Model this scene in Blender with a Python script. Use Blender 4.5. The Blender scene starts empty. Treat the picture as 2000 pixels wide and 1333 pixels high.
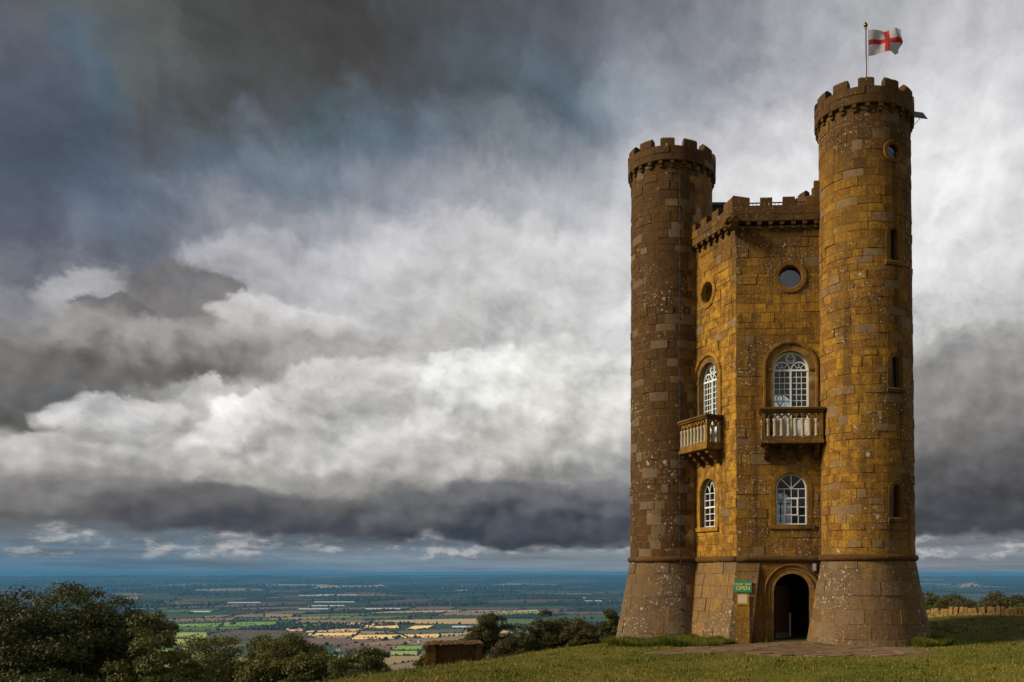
# A hilltop folly tower above a hazy vale, under broken cloud.  World units are metres;
# z = 0 is the tower's door sill, the camera stands at x = y = 0 and looks along +Y.
import bpy, bmesh, math, random
import numpy as np
from mathutils import Vector, Matrix

R_ = math.radians
scene = bpy.context.scene
COL = scene.collection

# ------------------------------------------------------------------ camera
cd = bpy.data.cameras.new("camera")
cam = bpy.data.objects.new("camera", cd)
COL.objects.link(cam)
cam.location = (0.0, 0.0, 2.42)
cam.rotation_euler = (math.pi / 2 + 0.042, 0.0, 0.0)
cd.sensor_width = 36.0
cd.lens = 1709.162 / 2000 * 36.0
cd.shift_x = -0.16783
cd.shift_y = 0.19035
cd.clip_start = 0.1
cd.clip_end = 200000.0
scene.camera = cam

# ------------------------------------------------------------------ render look
scene.view_settings.view_transform = 'Standard'
scene.view_settings.look = 'None'
scene.view_settings.exposure = 0.0
scene.view_settings.gamma = 1.0
scene.view_settings.use_curve_mapping = False
scene.cycles.use_denoising = True
scene.cycles.max_bounces = 6
scene.cycles.diffuse_bounces = 3
scene.cycles.glossy_bounces = 3
scene.cycles.transparent_max_bounces = 16
scene.cycles.volume_bounces = 1
scene.cycles.sample_clamp_indirect = 4.0

# ------------------------------------------------------------------ sun
SUN_DIR = Vector((-0.95, -0.28, 0.56)).normalized()      # towards the sun
sl = bpy.data.lights.new("sun", 'SUN')
sl.energy = 4.7
sl.angle = R_(14.0)
sl.color = (1.0, 0.88, 0.68)
sun = bpy.data.objects.new("sun", sl)
COL.objects.link(sun)
sun.rotation_euler = SUN_DIR.to_track_quat('Z', 'Y').to_euler()

# ------------------------------------------------------------------ node helper
class NT:
    def __init__(self, tree):
        self.t = tree; self.n = tree.nodes; self.l = tree.links
    def put(self, sock, v):
        if v is None: return
        if isinstance(v, bpy.types.NodeSocket): self.l.new(v, sock)
        else:
            if hasattr(sock, 'default_value'):
                dv = sock.default_value
                if hasattr(dv, '__len__') and not hasattr(v, '__len__'): v = (v,) * len(dv)
                if hasattr(dv, '__len__') and len(dv) == 4 and len(v) == 3: v = (*v, 1.0)
                sock.default_value = v
    def m(self, op, a, b=None, c=None, clamp=False):
        nd = self.n.new('ShaderNodeMath'); nd.operation = op; nd.use_clamp = clamp
        for s, v in zip(nd.inputs, (a, b, c)): self.put(s, v)
        return nd.outputs[0]
    def vm(self, op, a, b=None, c=None, scale=None):
        nd = self.n.new('ShaderNodeVectorMath'); nd.operation = op
        for s, v in zip(nd.inputs, (a, b, c)): self.put(s, v)
        if scale is not None: self.put(nd.inputs['Scale'], scale)
        return nd.outputs['Value'] if op in ('DOT_PRODUCT', 'LENGTH', 'DISTANCE') else nd.outputs['Vector']
    def xyz(self, x, y, z):
        nd = self.n.new('ShaderNodeCombineXYZ')
        for s, v in zip(nd.inputs, (x, y, z)): self.put(s, v)
        return nd.outputs[0]
    def sep(self, v):
        nd = self.n.new('ShaderNodeSeparateXYZ'); self.put(nd.inputs[0], v); return nd.outputs
    def mix(self, f, a, b, mode='MIX'):
        nd = self.n.new('ShaderNodeMix'); nd.data_type = 'RGBA'; nd.blend_type = mode
        self.put(nd.inputs[0], f); self.put(nd.inputs[6], a); self.put(nd.inputs[7], b)
        return nd.outputs[2]
    def rng(self, v, a, b, c=0.0, d=1.0, smooth=True):
        nd = self.n.new('ShaderNodeMapRange'); nd.interpolation_type = 'SMOOTHSTEP' if smooth else 'LINEAR'
        for s, x in zip(nd.inputs, (v, a, b, c, d)): self.put(s, x)
        return nd.outputs[0]
    def noise(self, vec, scale, detail=4.0, rough=0.55, dist=0.0, out='Fac', lac=2.0, dim='3D'):
        nd = self.n.new('ShaderNodeTexNoise'); nd.noise_dimensions = dim; self.put(nd.inputs['Vector'], vec)
        self.put(nd.inputs['Scale'], scale); self.put(nd.inputs['Detail'], detail)
        self.put(nd.inputs['Roughness'], rough); self.put(nd.inputs['Distortion'], dist)
        self.put(nd.inputs['Lacunarity'], lac)
        return nd.outputs[out]
    def voro(self, vec, scale, rand=1.0, feature='F1', dim='3D'):
        nd = self.n.new('ShaderNodeTexVoronoi'); nd.voronoi_dimensions = dim; nd.feature = feature
        self.put(nd.inputs['Vector'], vec); self.put(nd.inputs['Scale'], scale)
        self.put(nd.inputs['Randomness'], rand)
        return nd.outputs
    def ramp(self, f, stops, interp='LINEAR'):
        nd = self.n.new('ShaderNodeValToRGB'); cr = nd.color_ramp; cr.interpolation = interp
        while len(cr.elements) < len(stops): cr.elements.new(0.5)
        for e, (p, c) in zip(cr.elements, stops):
            e.position = p; e.color = (*c, 1.0) if len(c) == 3 else c
        self.put(nd.inputs[0], f)
        return nd.outputs[0]
    def attr(self, name, out='Color'):
        nd = self.n.new('ShaderNodeAttribute'); nd.attribute_name = name
        return nd.outputs[out]
    def new(self, typ): return self.n.new(typ)

# ------------------------------------------------------------------ sky
SKY_AZ= [-37.5, -35, -32, -29, -26, -23, -20, -17, -14, -11, -8, -5, -2, 2, 7, 12, 17, 22]
SKY_V= [0, 0.006, 0.02, 0.032, 0.047, 0.06, 0.075, 0.092, 0.11, 0.135, 0.155, 0.18, 0.205, 0.235, 0.265, 0.3, 0.34, 0.38, 0.43, 0.49, 0.56, 0.66]
SKY_T=["""
98,188,275 98,188,275 101,191,276 122,209,283 122,209,283 122,209,283 150,224,289 162,231,292 162,231,292 163,231,291 177,231,279 181,231,275 181,231,275 181,231,275 188,220,255 188,220,254 188,220,254 188,220,254
108,193,275 107,192,275 109,194,276 127,210,282 127,210,282 129,211,282 154,225,288 164,230,290 165,231,290 168,232,290 180,232,279 184,232,275 185,232,275 185,231,274 191,222,255 191,221,255 192,222,255 192,222,255
154,211,268 155,214,272 155,215,275 154,215,275 153,215,275 172,224,276 177,227,277 178,228,277 186,232,279 206,243,281 208,243,279 209,243,278 210,242,276 215,237,265 216,235,261 217,235,261 218,235,261 219,236,261
131,155,183 137,163,192 126,155,189 126,161,201 125,164,204 138,169,206 140,172,208 138,170,207 143,173,208 162,186,214 167,192,221 191,216,247 211,236,266 207,221,244 197,210,232 195,207,229 192,204,225 181,192,215
133,134,140 140,141,145 111,113,123 107,115,132 93,105,123 90,98,116 82,92,111 65,76,96 59,71,91 66,78,99 79,92,115 144,160,187 201,218,248 177,187,208 148,157,176 145,151,170 140,146,165 120,125,147
158,153,149 171,167,163 134,133,134 143,142,148 112,118,129 125,128,138 149,151,158 152,154,159 125,129,137 76,84,101 72,82,102 119,131,155 165,177,203 147,155,173 122,129,146 116,121,137 112,117,132 98,101,120
263,255,245 237,229,222 189,184,180 220,213,208 176,174,176 177,173,175 228,221,216 252,244,232 210,206,200 98,103,117 77,84,101 94,101,121 117,124,145 111,116,132 95,99,114 84,88,102 80,82,95 78,80,94
368,359,346 321,312,304 276,268,262 365,355,342 359,351,336 292,285,276 344,335,321 361,351,332 314,307,291 206,205,203 166,168,174 172,174,184 183,186,198 154,157,166 119,122,130 101,103,110 92,93,102 90,91,102
383,376,365 366,359,349 357,349,340 474,462,445 493,481,458 397,387,370 446,435,415 469,457,433 427,417,392 334,325,307 278,273,266 280,278,277 286,286,286 223,223,223 158,158,158 125,125,125 107,107,111 106,105,113
330,325,316 379,374,364 462,455,443 601,588,567 617,604,577 512,500,478 527,515,492 583,573,547 593,584,556 524,516,488 473,467,435 451,448,431 427,427,427 346,346,346 239,239,239 171,171,171 140,136,134 136,132,134
189,184,178 245,241,234 433,427,418 574,563,548 596,584,563 530,518,496 564,552,528 659,649,623 717,709,679 675,668,632 629,622,570 587,583,555 539,539,539 445,445,445 304,304,304 208,208,208 170,164,157 162,156,156
171,165,159 160,157,151 375,370,364 506,500,494 485,478,470 447,436,423 539,530,511 663,655,632 737,730,702 715,708,675 660,654,607 623,620,595 586,586,586 515,515,515 384,384,384 282,282,282 225,217,208 200,193,190
220,214,210 166,160,154 243,236,229 340,333,324 380,373,364 436,425,413 522,513,496 645,637,617 735,727,703 741,734,704 679,672,634 645,641,621 621,621,621 578,578,578 465,465,465 365,365,365 307,300,287 285,278,273
235,234,259 304,301,317 209,202,198 249,241,234 305,296,286 471,460,444 509,497,480 568,559,540 634,626,605 675,664,641 663,659,643 653,652,645 644,644,644 628,628,628 582,582,582 525,525,525 473,467,450 429,424,413
146,156,189 267,274,306 221,217,225 284,276,278 372,362,365 458,447,450 527,517,512 570,562,551 608,600,585 646,635,618 662,660,656 664,664,664 662,662,662 662,662,662 653,653,653 617,617,617 562,559,550 530,528,525
98,112,148 148,168,210 199,206,242 266,268,298 363,362,391 446,441,464 528,523,528 581,576,575 616,610,605 644,638,627 676,674,671 680,680,680 672,672,672 672,672,672 674,674,674 667,667,667 626,626,626 603,603,603
87,103,139 106,136,182 166,189,233 244,254,293 329,335,378 411,414,451 484,485,499 544,544,554 588,588,597 620,619,619 634,634,633 681,681,681 723,723,723 737,737,737 742,742,742 729,729,729 682,682,682 660,660,660
78,99,133 85,111,154 122,152,197 194,222,273 273,289,338 341,353,395 401,407,443 471,472,501 523,523,544 555,555,566 580,580,591 628,628,636 684,684,689 750,750,750 773,773,773 761,761,761 743,743,743 731,731,731
80,100,137 82,107,144 99,113,136 117,151,196 156,192,246 201,244,301 241,266,319 306,320,364 368,378,412 414,422,450 457,462,489 526,528,550 600,600,616 699,697,706 764,761,770 782,782,790 812,812,813 751,744,757
100,115,147 85,122,159 97,109,110 73,75,77 81,89,99 88,121,149 117,156,204 140,173,216 173,202,240 212,241,280 248,275,317 358,376,413 468,477,508 540,539,568 643,638,662 703,703,721 769,764,769 628,622,641
106,111,122 117,124,124 106,117,112 72,77,74 63,64,62 58,56,56 71,76,83 75,87,101 81,100,119 95,123,151 110,152,191 188,232,279 277,313,363 343,357,395 458,461,492 560,560,583 618,616,637 578,578,604
107,112,122 118,125,124 107,115,110 80,83,80 68,69,67 58,55,55 64,63,63 72,72,74 81,82,90 90,94,109 98,106,128 119,131,159 157,171,205 241,254,297 350,356,392 423,429,452 483,483,501 610,610,631
"""][0]

CLOUDS = [   # azimuth, slope, half width, half height, crown tone, base tone, opacity, crown and base softness
    (-0.3911, 0.3061, 0.1607, 0.0611, (0.552, 0.546, 0.565), (0.392, 0.386, 0.402), 0.50, 0.50, 0.90),
    (-0.1964, 0.3247, 0.1871, 0.0886, (0.672, 0.665, 0.665), (0.491, 0.485, 0.479), 0.45, 0.50, 0.90),
    (-0.6120, 0.2489, 0.0513, 0.0367, (0.515, 0.509, 0.521), (0.242, 0.242, 0.254), 0.55, 0.50, 0.90),
    (-0.5306, 0.2700, 0.0758, 0.0475, (0.181, 0.175, 0.181), (0.175, 0.165, 0.156), 0.85, 0.32, 0.90),
    (-0.5813, 0.2366, 0.0490, 0.0309, (0.150, 0.144, 0.147), (0.162, 0.156, 0.150), 0.90, 0.30, 0.90),
    (-0.4153, 0.2509, 0.0766, 0.0437, (0.591, 0.578, 0.571), (0.352, 0.342, 0.328), 0.80, 0.30, 0.90),
    (-0.5491, 0.2160, 0.1591, 0.0381, (0.352, 0.337, 0.319), (0.117, 0.112, 0.107), 0.85, 0.90, 0.80),
    (-0.6373, 0.1653, 0.1021, 0.0381, (0.181, 0.171, 0.165), (0.080, 0.078, 0.076), 0.90, 0.90, 0.75),
    (-0.5666, 0.1410, 0.0699, 0.0390, (0.687, 0.672, 0.658), (0.352, 0.342, 0.332), 0.90, 0.30, 0.90),
    (-0.5038, 0.1645, 0.0416, 0.0364, (0.672, 0.665, 0.658), (0.402, 0.392, 0.381), 0.80, 0.30, 0.90),
    (-0.4664, 0.1360, 0.0679, 0.0502, (0.791, 0.776, 0.745), (0.352, 0.337, 0.314), 0.92, 0.25, 0.70),
    (-0.3480, 0.1766, 0.0857, 0.0614, (0.658, 0.644, 0.624), (0.413, 0.402, 0.381), 0.80, 0.35, 0.90),
    (-0.2318, 0.1828, 0.0766, 0.0683, (0.839, 0.839, 0.815), (0.402, 0.392, 0.366), 0.90, 0.36, 0.85),
    (-0.1264, 0.1863, 0.0995, 0.0827, (0.776, 0.768, 0.730), (0.515, 0.503, 0.456), 0.75, 0.30, 0.90),
    (-0.3576, 0.1260, 0.0850, 0.0443, (0.672, 0.658, 0.631), (0.305, 0.296, 0.275), 0.85, 0.30, 0.70),
    (-0.2778, 0.1010, 0.0945, 0.0454, (0.515, 0.503, 0.479), (0.216, 0.209, 0.195), 0.85, 0.40, 0.45),
    (-0.6281, 0.1041, 0.1075, 0.0286, (0.552, 0.539, 0.521), (0.262, 0.254, 0.246), 0.70, 0.40, 0.80),
    (-0.6195, 0.0687, 0.1403, 0.0263, (0.209, 0.202, 0.195), (0.098, 0.098, 0.105), 0.85, 0.50, 0.50),
    (-0.4461, 0.0629, 0.1850, 0.0265, (0.122, 0.120, 0.125), (0.058, 0.063, 0.078), 0.90, 0.60, 0.50),
    (-0.1943, 0.0655, 0.1910, 0.0404, (0.138, 0.141, 0.153), (0.034, 0.042, 0.058), 0.93, 0.60, 0.42),
    (-0.1141, 0.0460, 0.1108, 0.0198, (0.080, 0.091, 0.112), (0.042, 0.051, 0.068), 0.80, 0.60, 0.50),
    (0.3103, 0.1788, 0.1128, 0.0793, (0.305, 0.296, 0.287), (0.162, 0.156, 0.150), 0.60, 0.50, 0.90),
    (0.3198, 0.0857, 0.1308, 0.0532, (0.107, 0.105, 0.109), (0.051, 0.054, 0.065), 0.90, 0.60, 0.40),
]
def build_sky():
    w = bpy.data.worlds.new("World"); scene.world = w; w.use_nodes = True
    w.cycles.sampling_method = 'MANUAL'; w.cycles.sample_map_resolution = 512
    k = NT(w.node_tree); k.n.clear()
    tc = k.new('ShaderNodeTexCoord')
    x, y, z = k.sep(tc.outputs['Generated'])
    h = k.m('MAXIMUM', k.m('SQRT', k.m('ADD', k.m('MULTIPLY', x, x), k.m('MULTIPLY', y, y))), 0.02)
    v = k.m('MAXIMUM', k.m('MINIMUM', k.m('DIVIDE', z, h), 6.0), 0.0)
    az = k.m('ARCTAN2', x, y)
    vv = k.m('DIVIDE', v, k.m('ADD', 1.0, k.m('MULTIPLY', v, 0.6)))           # compress towards the zenith
    P = k.xyz(az, k.m('MULTIPLY', vv, 1.5), 0.37)
    # billowing edges: the broad tones are displaced by turbulence of two sizes, less near the horizon
    up = k.rng(v, 0.0, 0.26, 0.10, 1.0)
    n1 = k.vm('SUBTRACT', k.noise(P, 4.2, 8.0, 0.60, 0.5, 'Color', dim='2D'), (0.5, 0.5, 0.5))
    n2 = k.vm('SUBTRACT', k.noise(k.vm('ADD', P, (3.1, 7.7, 1.0)), 15.0, 6.0, 0.62, 0.3, 'Color', dim='2D'), (0.5, 0.5, 0.5))
    wv = k.vm('ADD', k.vm('SCALE', n1, scale=k.m('MULTIPLY', up, 0.17)), k.vm('SCALE', n2, scale=k.m('MULTIPLY', k.m('ADD', up, 0.25), 0.06)))
    wx, wy, _ = k.sep(wv)
    a2 = k.m('ADD', az, wx); v2 = k.m('ADD', v, k.m('MULTIPLY', wy, 0.85))
    fac = k.m('DIVIDE', k.m('ADD', a2, 1.4), 2.8)
    col = None
    rows = SKY_T.strip().split('\n')
    for i, (vr, row) in enumerate(zip(SKY_V, rows)):
        cs = [tuple(int(q) / 1000 for q in c.split(',')) for c in row.split()]
        mean = tuple(sum(c[j] for c in cs) / len(cs) for j in range(3))
        st = [(0.0, mean)] + [((R_(a) + 1.4) / 2.8, c) for a, c in zip(SKY_AZ, cs)] + [(1.0, mean)]
        rc = k.ramp(fac, st, 'EASE')
        col = rc if col is None else k.mix(k.rng(v2, SKY_V[i - 1], vr, smooth=True), col, rc)
    # far heaps and streaks in the clear strip above the horizon, grouped and half lost in the haze
    H = k.xyz(az, k.m('MULTIPLY', v, 2.4), 5.3)
    grp = k.m('SUBTRACT', k.noise(k.xyz(az, k.m('MULTIPLY', v, 0.6), 2.2), 5.0, 2.0, 0.5, dim='2D'), 0.5)
    for sc_, off, w0, w1, op_ in ((10.0, (1.7, 0.3, 0), 0.024, 0.060, 0.75), (24.0, (0.2, 2.1, 0), 0.014, 0.040, 0.55)):
        q = k.vm('ADD', H, off)
        c0 = k.noise(q, sc_, 7.0, 0.60, dim='2D'); c1 = k.noise(k.vm('ADD', q, (-0.006, 0.012, 0.0)), sc_, 7.0, 0.60, dim='2D')
        band = k.m('MULTIPLY', k.rng(v, w0 - 0.004, w0 + 0.006), k.rng(v, (w0 + w1) / 2, w1, 1.0, 0.0))
        dens = k.m('MULTIPLY', k.rng(k.m('ADD', c0, k.m('MULTIPLY', grp, 0.55)), 0.47, 0.66), band)
        lit = k.m('ADD', 0.40, k.m('MULTIPLY', k.m('SUBTRACT', c0, c1), 6.0), clamp=True)
        col = k.mix(k.m('MULTIPLY', dens, op_), col, k.mix(lit, (0.17, 0.19, 0.23), (0.54, 0.53, 0.52)))
    st_ = k.noise(k.xyz(k.m('MULTIPLY', az, 0.5), k.m('MULTIPLY', v, 9.0), 1.7), 9.0, 4.0, 0.6, dim='2D')
    col = k.vm('SCALE', col, scale=k.m('ADD', 1.0, k.m('MULTIPLY', k.m('MULTIPLY', k.m('SUBTRACT', st_, 0.5), 1.1), k.rng(v, 0.03, 0.06, 1.0, 0.0))))
    # heaped clouds: each a body with a crisp billowing crown and a soft, darker base, lit from the upper left
    Q = k.vm('ADD', P, k.vm('SCALE', wv, scale=0.30))
    def billow(off):
        q = k.vm('ADD', Q, off) if off else Q
        n = None
        for sc, am in ((10.0, 0.50), (25.0, 0.30), (60.0, 0.20)):
            vo = k.voro(q, sc, 1.0, 'SMOOTH_F1', '2D')['Distance']
            t = k.m('MULTIPLY', k.m('SUBTRACT', 0.75, vo), am)
            n = t if n is None else k.m('ADD', n, t)
        return n
    b0 = billow(None); b1 = billow((-0.010, 0.016, 0.0))
    puff = k.m('SUBTRACT', b0, b1)
    a3 = k.m('ADD', az, k.m('MULTIPLY', wx, 0.5)); v3 = k.m('ADD', v, k.m('MULTIPLY', wy, 0.45))
    for ca, cv, ra, rv, top, bot, op, s1, s2 in CLOUDS:
        u = k.m('DIVIDE', k.m('SUBTRACT', a3, ca), ra); w_ = k.m('DIVIDE', k.m('SUBTRACT', v3, cv), rv)
        e = k.m('ADD', k.m('ADD', k.m('MULTIPLY', u, u), k.m('MULTIPLY', w_, w_)), k.m('MULTIPLY', k.m('SUBTRACT', 0.36, b0), 1.6))
        soft = k.rng(w_, -0.35, 0.30, s2, min(0.9, s1 * 1.1))
        mask = k.m('MULTIPLY', k.rng(e, 1.0, k.m('SUBTRACT', 1.0, soft)), op)
        shade = k.rng(k.m('ADD', k.m('SUBTRACT', w_, k.m('MULTIPLY', u, 0.25)), k.m('MULTIPLY', puff, 2.2)), -0.85, 0.75)
        col = k.mix(mask, col, k.mix(shade, bot, top))
    # fine modelling
    d0 = k.noise(Q, 7.5, 9.0, 0.62, dim='2D')
    d1 = k.noise(k.vm('ADD', Q, (-0.012, 0.02, 0.0)), 7.5, 9.0, 0.62, dim='2D')
    relief = k.m('MULTIPLY', k.m('SUBTRACT', d0, d1), k.rng(v, 0.20, 0.42, 1.25, 0.75))
    low = k.rng(v, 0.18, 0.36, 1.0, 0.25)
    relief = k.m('ADD', relief, k.m('MULTIPLY', k.m('MULTIPLY', puff, 0.30), low))
    body = k.m('MULTIPLY', k.m('SUBTRACT', d0, 0.5), 0.46)
    amt = k.rng(v, 0.015, 0.10, 0.15, 1.0)
    gain = k.m('ADD', 1.0, k.m('MULTIPLY', k.m('ADD', relief, body), amt))
    col = k.vm('SCALE', col, scale=k.m('MAXIMUM', gain, 0.3))
    sky = k.new('ShaderNodeTexSky'); sky.sky_type = 'NISHITA'; sky.sun_disc = False
    sky.sun_elevation = math.asin(SUN_DIR.z); sky.sun_rotation = math.atan2(SUN_DIR.x, SUN_DIR.y)
    b1 = k.new('ShaderNodeBackground'); k.put(b1.inputs[0], sky.outputs[0]); b1.inputs[1].default_value = 0.08
    b2 = k.new('ShaderNodeBackground'); k.put(b2.inputs[0], col); b2.inputs[1].default_value = 1.0
    cover = k.rng(d0, 0.30, 0.40, 0.88, 1.0)                                   # cloud cover over the clear sky
    ms = k.new('ShaderNodeMixShader'); k.put(ms.inputs[0], cover)
    k.l.new(b1.outputs[0], ms.inputs[1]); k.l.new(b2.outputs[0], ms.inputs[2])
    out = k.new('ShaderNodeOutputWorld'); k.l.new(ms.outputs[0], out.inputs[0])
build_sky()

# ------------------------------------------------------------------ mesh helpers
rnd = random.Random(7)
nrs = np.random.RandomState(11)

def link(o, parent=None):
    COL.objects.link(o)
    if parent is not None: o.parent = parent
    return o
def tag(o, label=None, cat=None, group=None, kind=None):
    if label: o['label'] = label
    if cat: o['category'] = cat
    if group: o['group'] = group
    if kind: o['kind'] = kind
    return o
def empty(name, loc=(0, 0, 0), rz=0.0, parent=None):
    o = bpy.data.objects.new(name, None); o.location = loc; o.rotation_euler = (0, 0, rz)
    o.empty_display_size = 0.3
    return link(o, parent)
def set_attr(me, name, data):
    data = np.asarray(data, dtype=np.float32)
    a = me.attributes.new(name, 'FLOAT_COLOR', 'POINT'); a.data.foreach_set('color', data.ravel())
def mesh_obj(name, V, F, mat, parent=None, smooth=False, org=(0, 0, 0), tone=None):
    me = bpy.data.meshes.new(name)
    ox, oy, oz = org
    me.from_pydata([(p[0] - ox, p[1] - oy, p[2] - oz) for p in V], [], F)
    if tone is not None: set_attr(me, 'tone', tone)
    if smooth: me.polygons.foreach_set('use_smooth', [True] * len(me.polygons))
    me.materials.append(mat); me.update()
    return link(bpy.data.objects.new(name, me), parent)
def np_obj(name, V, F, mat, parent=None, tone=None, smooth=False):
    V = np.asarray(V, dtype=np.float32); F = np.asarray(F, dtype=np.int32); n, kk = F.shape
    me = bpy.data.meshes.new(name)
    me.vertices.add(len(V)); me.vertices.foreach_set('co', V.ravel())
    me.loops.add(n * kk); me.loops.foreach_set('vertex_index', F.ravel())
    me.polygons.add(n); me.polygons.foreach_set('loop_start', np.arange(0, n * kk, kk, dtype=np.int32))
    me.polygons.foreach_set('loop_total', np.full(n, kk, dtype=np.int32))
    if smooth: me.polygons.foreach_set('use_smooth', np.ones(n, dtype=bool))
    me.update(calc_edges=True)
    if tone is not None: set_attr(me, 'tone', tone)
    me.materials.append(mat)
    return link(bpy.data.objects.new(name, me), parent)

class MB:
    """collects pieces of one part"""
    def __init__(self): self.V = []; self.F = []; self.T = []
    def add(self, V, F, tone=None):
        b = len(self.V); self.V += [tuple(p) for p in V]; self.F += [tuple(i + b for i in f) for f in F]
        if tone is not None: self.T += [tone] * len(V)
    def box(self, fr, s0, s1, o0, o1, z0, z1, ch=0.0):
        """box in a frame fr(s, o, z) -> xyz, with an optional chamfer"""
        if ch <= 0:
            P = [fr(s, o, z) for z in (z0, z1) for o in (o0, o1) for s in (s0, s1)]
            self.add(P, [(0, 1, 3, 2), (4, 6, 7, 5), (0, 4, 5, 1), (2, 3, 7, 6), (0, 2, 6, 4), (1, 5, 7, 3)])
        else:
            c = ch; P = []
            for z, e in ((z0, c), (z0 + c, 0), (z1 - c, 0), (z1, c)):
                for s, o in ((s0 + e, o0 + e), (s1 - e, o0 + e), (s1 - e, o1 - e), (s0 + e, o1 - e)): P.append(fr(s, o, z))
            F = [(3, 2, 1, 0), (12, 13, 14, 15)]
            for r in range(3):
                for j in range(4):
                    a = r * 4 + j; b = r * 4 + (j + 1) % 4; F.append((a, b, b + 4, a + 4))
            self.add(P, F)
    def tube(self, pts, rad, n=8, cap=True):
        pts = [Vector(p) for p in pts]; m = len(pts)
        if not hasattr(rad, '__len__'): rad = [rad] * m
        V = []; prev = None
        for i, p in enumerate(pts):
            d = (pts[min(i + 1, m - 1)] - pts[max(i - 1, 0)]).normalized()
            u = (prev - d * prev.dot(d)) if prev is not None else d.orthogonal()
            if u.length < 1e-6: u = d.orthogonal()
            u.normalize(); prev = u; w = d.cross(u)
            for j in range(n):
                a = 2 * math.pi * j / n; V.append(p + (u * math.cos(a) + w * math.sin(a)) * rad[i])
        F = [(i * n + j, i * n + (j + 1) % n, (i + 1) * n + (j + 1) % n, (i + 1) * n + j) for i in range(m - 1) for j in range(n)]
        if cap: F += [tuple(reversed(range(n))), tuple(range((m - 1) * n, m * n))]
        self.add(V, F)
    def lathe(self, prof, c=(0, 0, 0), n=16):
        V = []; F = []
        for r, z in prof:
            for j in range(n):
                a = 2 * math.pi * j / n; V.append((c[0] + r * math.cos(a), c[1] + r * math.sin(a), c[2] + z))
        for i in range(len(prof) - 1):
            for j in range(n): F.append((i * n + j, i * n + (j + 1) % n, (i + 1) * n + (j + 1) % n, (i + 1) * n + j))
        F += [tuple(reversed(range(n))), tuple(range((len(prof) - 1) * n, len(prof) * n))]
        self.add(V, F)
    def sweep(self, fr, path, prof, closed=False):
        """path: (s, z, ns, nz) with outward normal in the wall plane; prof: (r, o) closed loop"""
        n = len(prof); V = []
        for s, z, ns, nz in path:
            for r, o in prof: V.append(fr(s + ns * r, o, z + nz * r))
        m = len(path); F = []
        for i in range(m if closed else m - 1):
            k = (i + 1) % m
            for j in range(n): F.append((i * n + j, i * n + (j + 1) % n, k * n + (j + 1) % n, k * n + j))
        if not closed: F += [tuple(reversed(range(n))), tuple(range((m - 1) * n, m * n))]
        self.add(V, F)
    def ribbon(self, fr, pts, w, o0, o1, closed=False):
        path = []
        m = len(pts)
        for i in range(m):
            a = pts[(i - 1) % m] if closed else pts[max(i - 1, 0)]; b = pts[(i + 1) % m] if closed else pts[min(i + 1, m - 1)]
            ds, dz = b[0] - a[0], b[1] - a[1]; q = math.hypot(ds, dz) or 1.0
            path.append((pts[i][0], pts[i][1], -dz / q, ds / q))
        self.sweep(fr, path, [(-w / 2, o0), (w / 2, o0), (w / 2, o1), (-w / 2, o1)], closed)
    def build(self, name, mat, parent=None, smooth=False, org=(0, 0, 0), tone=None):
        t = self.T if len(self.T) == len(self.V) and self.T else ([tone] * len(self.V) if tone else None)
        return mesh_obj(name, self.V, self.F, mat, parent, smooth, org, t)

def arc(c, z, r, a0, a1, n):
    return [(c + r * math.cos(a0 + (a1 - a0) * i / n), z + r * math.sin(a0 + (a1 - a0) * i / n)) for i in range(n + 1)]
def arch_path(c, hw, zb, zs, n=20):
    """opening outline: up the left jamb, round the arch, down the right jamb, with outward normals"""
    p = [(c - hw, zb, -1, 0)]
    for i in range(n + 1):
        a = math.pi - math.pi * i / n
        p.append((c + hw * math.cos(a), zs + hw * math.sin(a), math.cos(a), math.sin(a)))
    p.append((c + hw, zb, 1, 0))
    return p
def circle_path(c, z, r, n=28):
    return [(c + r * math.cos(2 * math.pi * i / n), z + r * math.sin(2 * math.pi * i / n), math.cos(2 * math.pi * i / n), math.sin(2 * math.pi * i / n)) for i in range(n)]

# ------------------------------------------------------------------ materials
def material(name):
    m = bpy.data.materials.new(name); m.use_nodes = True
    k = NT(m.node_tree); bs = k.n['Principled BSDF']
    return m, k, bs
def bump(k, bs, hgt, strength=0.4, dist=0.02):
    b = k.new('ShaderNodeBump'); b.inputs['Strength'].default_value = strength; b.inputs['Distance'].default_value = dist
    k.put(b.inputs['Height'], hgt); k.l.new(b.outputs[0], bs.inputs['Normal'])
def plain(name, col, rough=0.6, metal=0.0, var=0.0, scale=8.0, bmp=0.0):
    m, k, bs = material(name)
    bs.inputs['Roughness'].default_value = rough; bs.inputs['Metallic'].default_value = metal
    pos = k.new('ShaderNodeNewGeometry').outputs['Position']
    n = k.noise(pos, scale, 5.0, 0.6)
    g = k.m('ADD', 1.0 - var, k.m('MULTIPLY', n, 2 * var))
    k.put(bs.inputs['Base Color'], k.vm('SCALE', col, scale=g))
    if bmp: bump(k, bs, n, bmp, 0.01)
    return m

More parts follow.
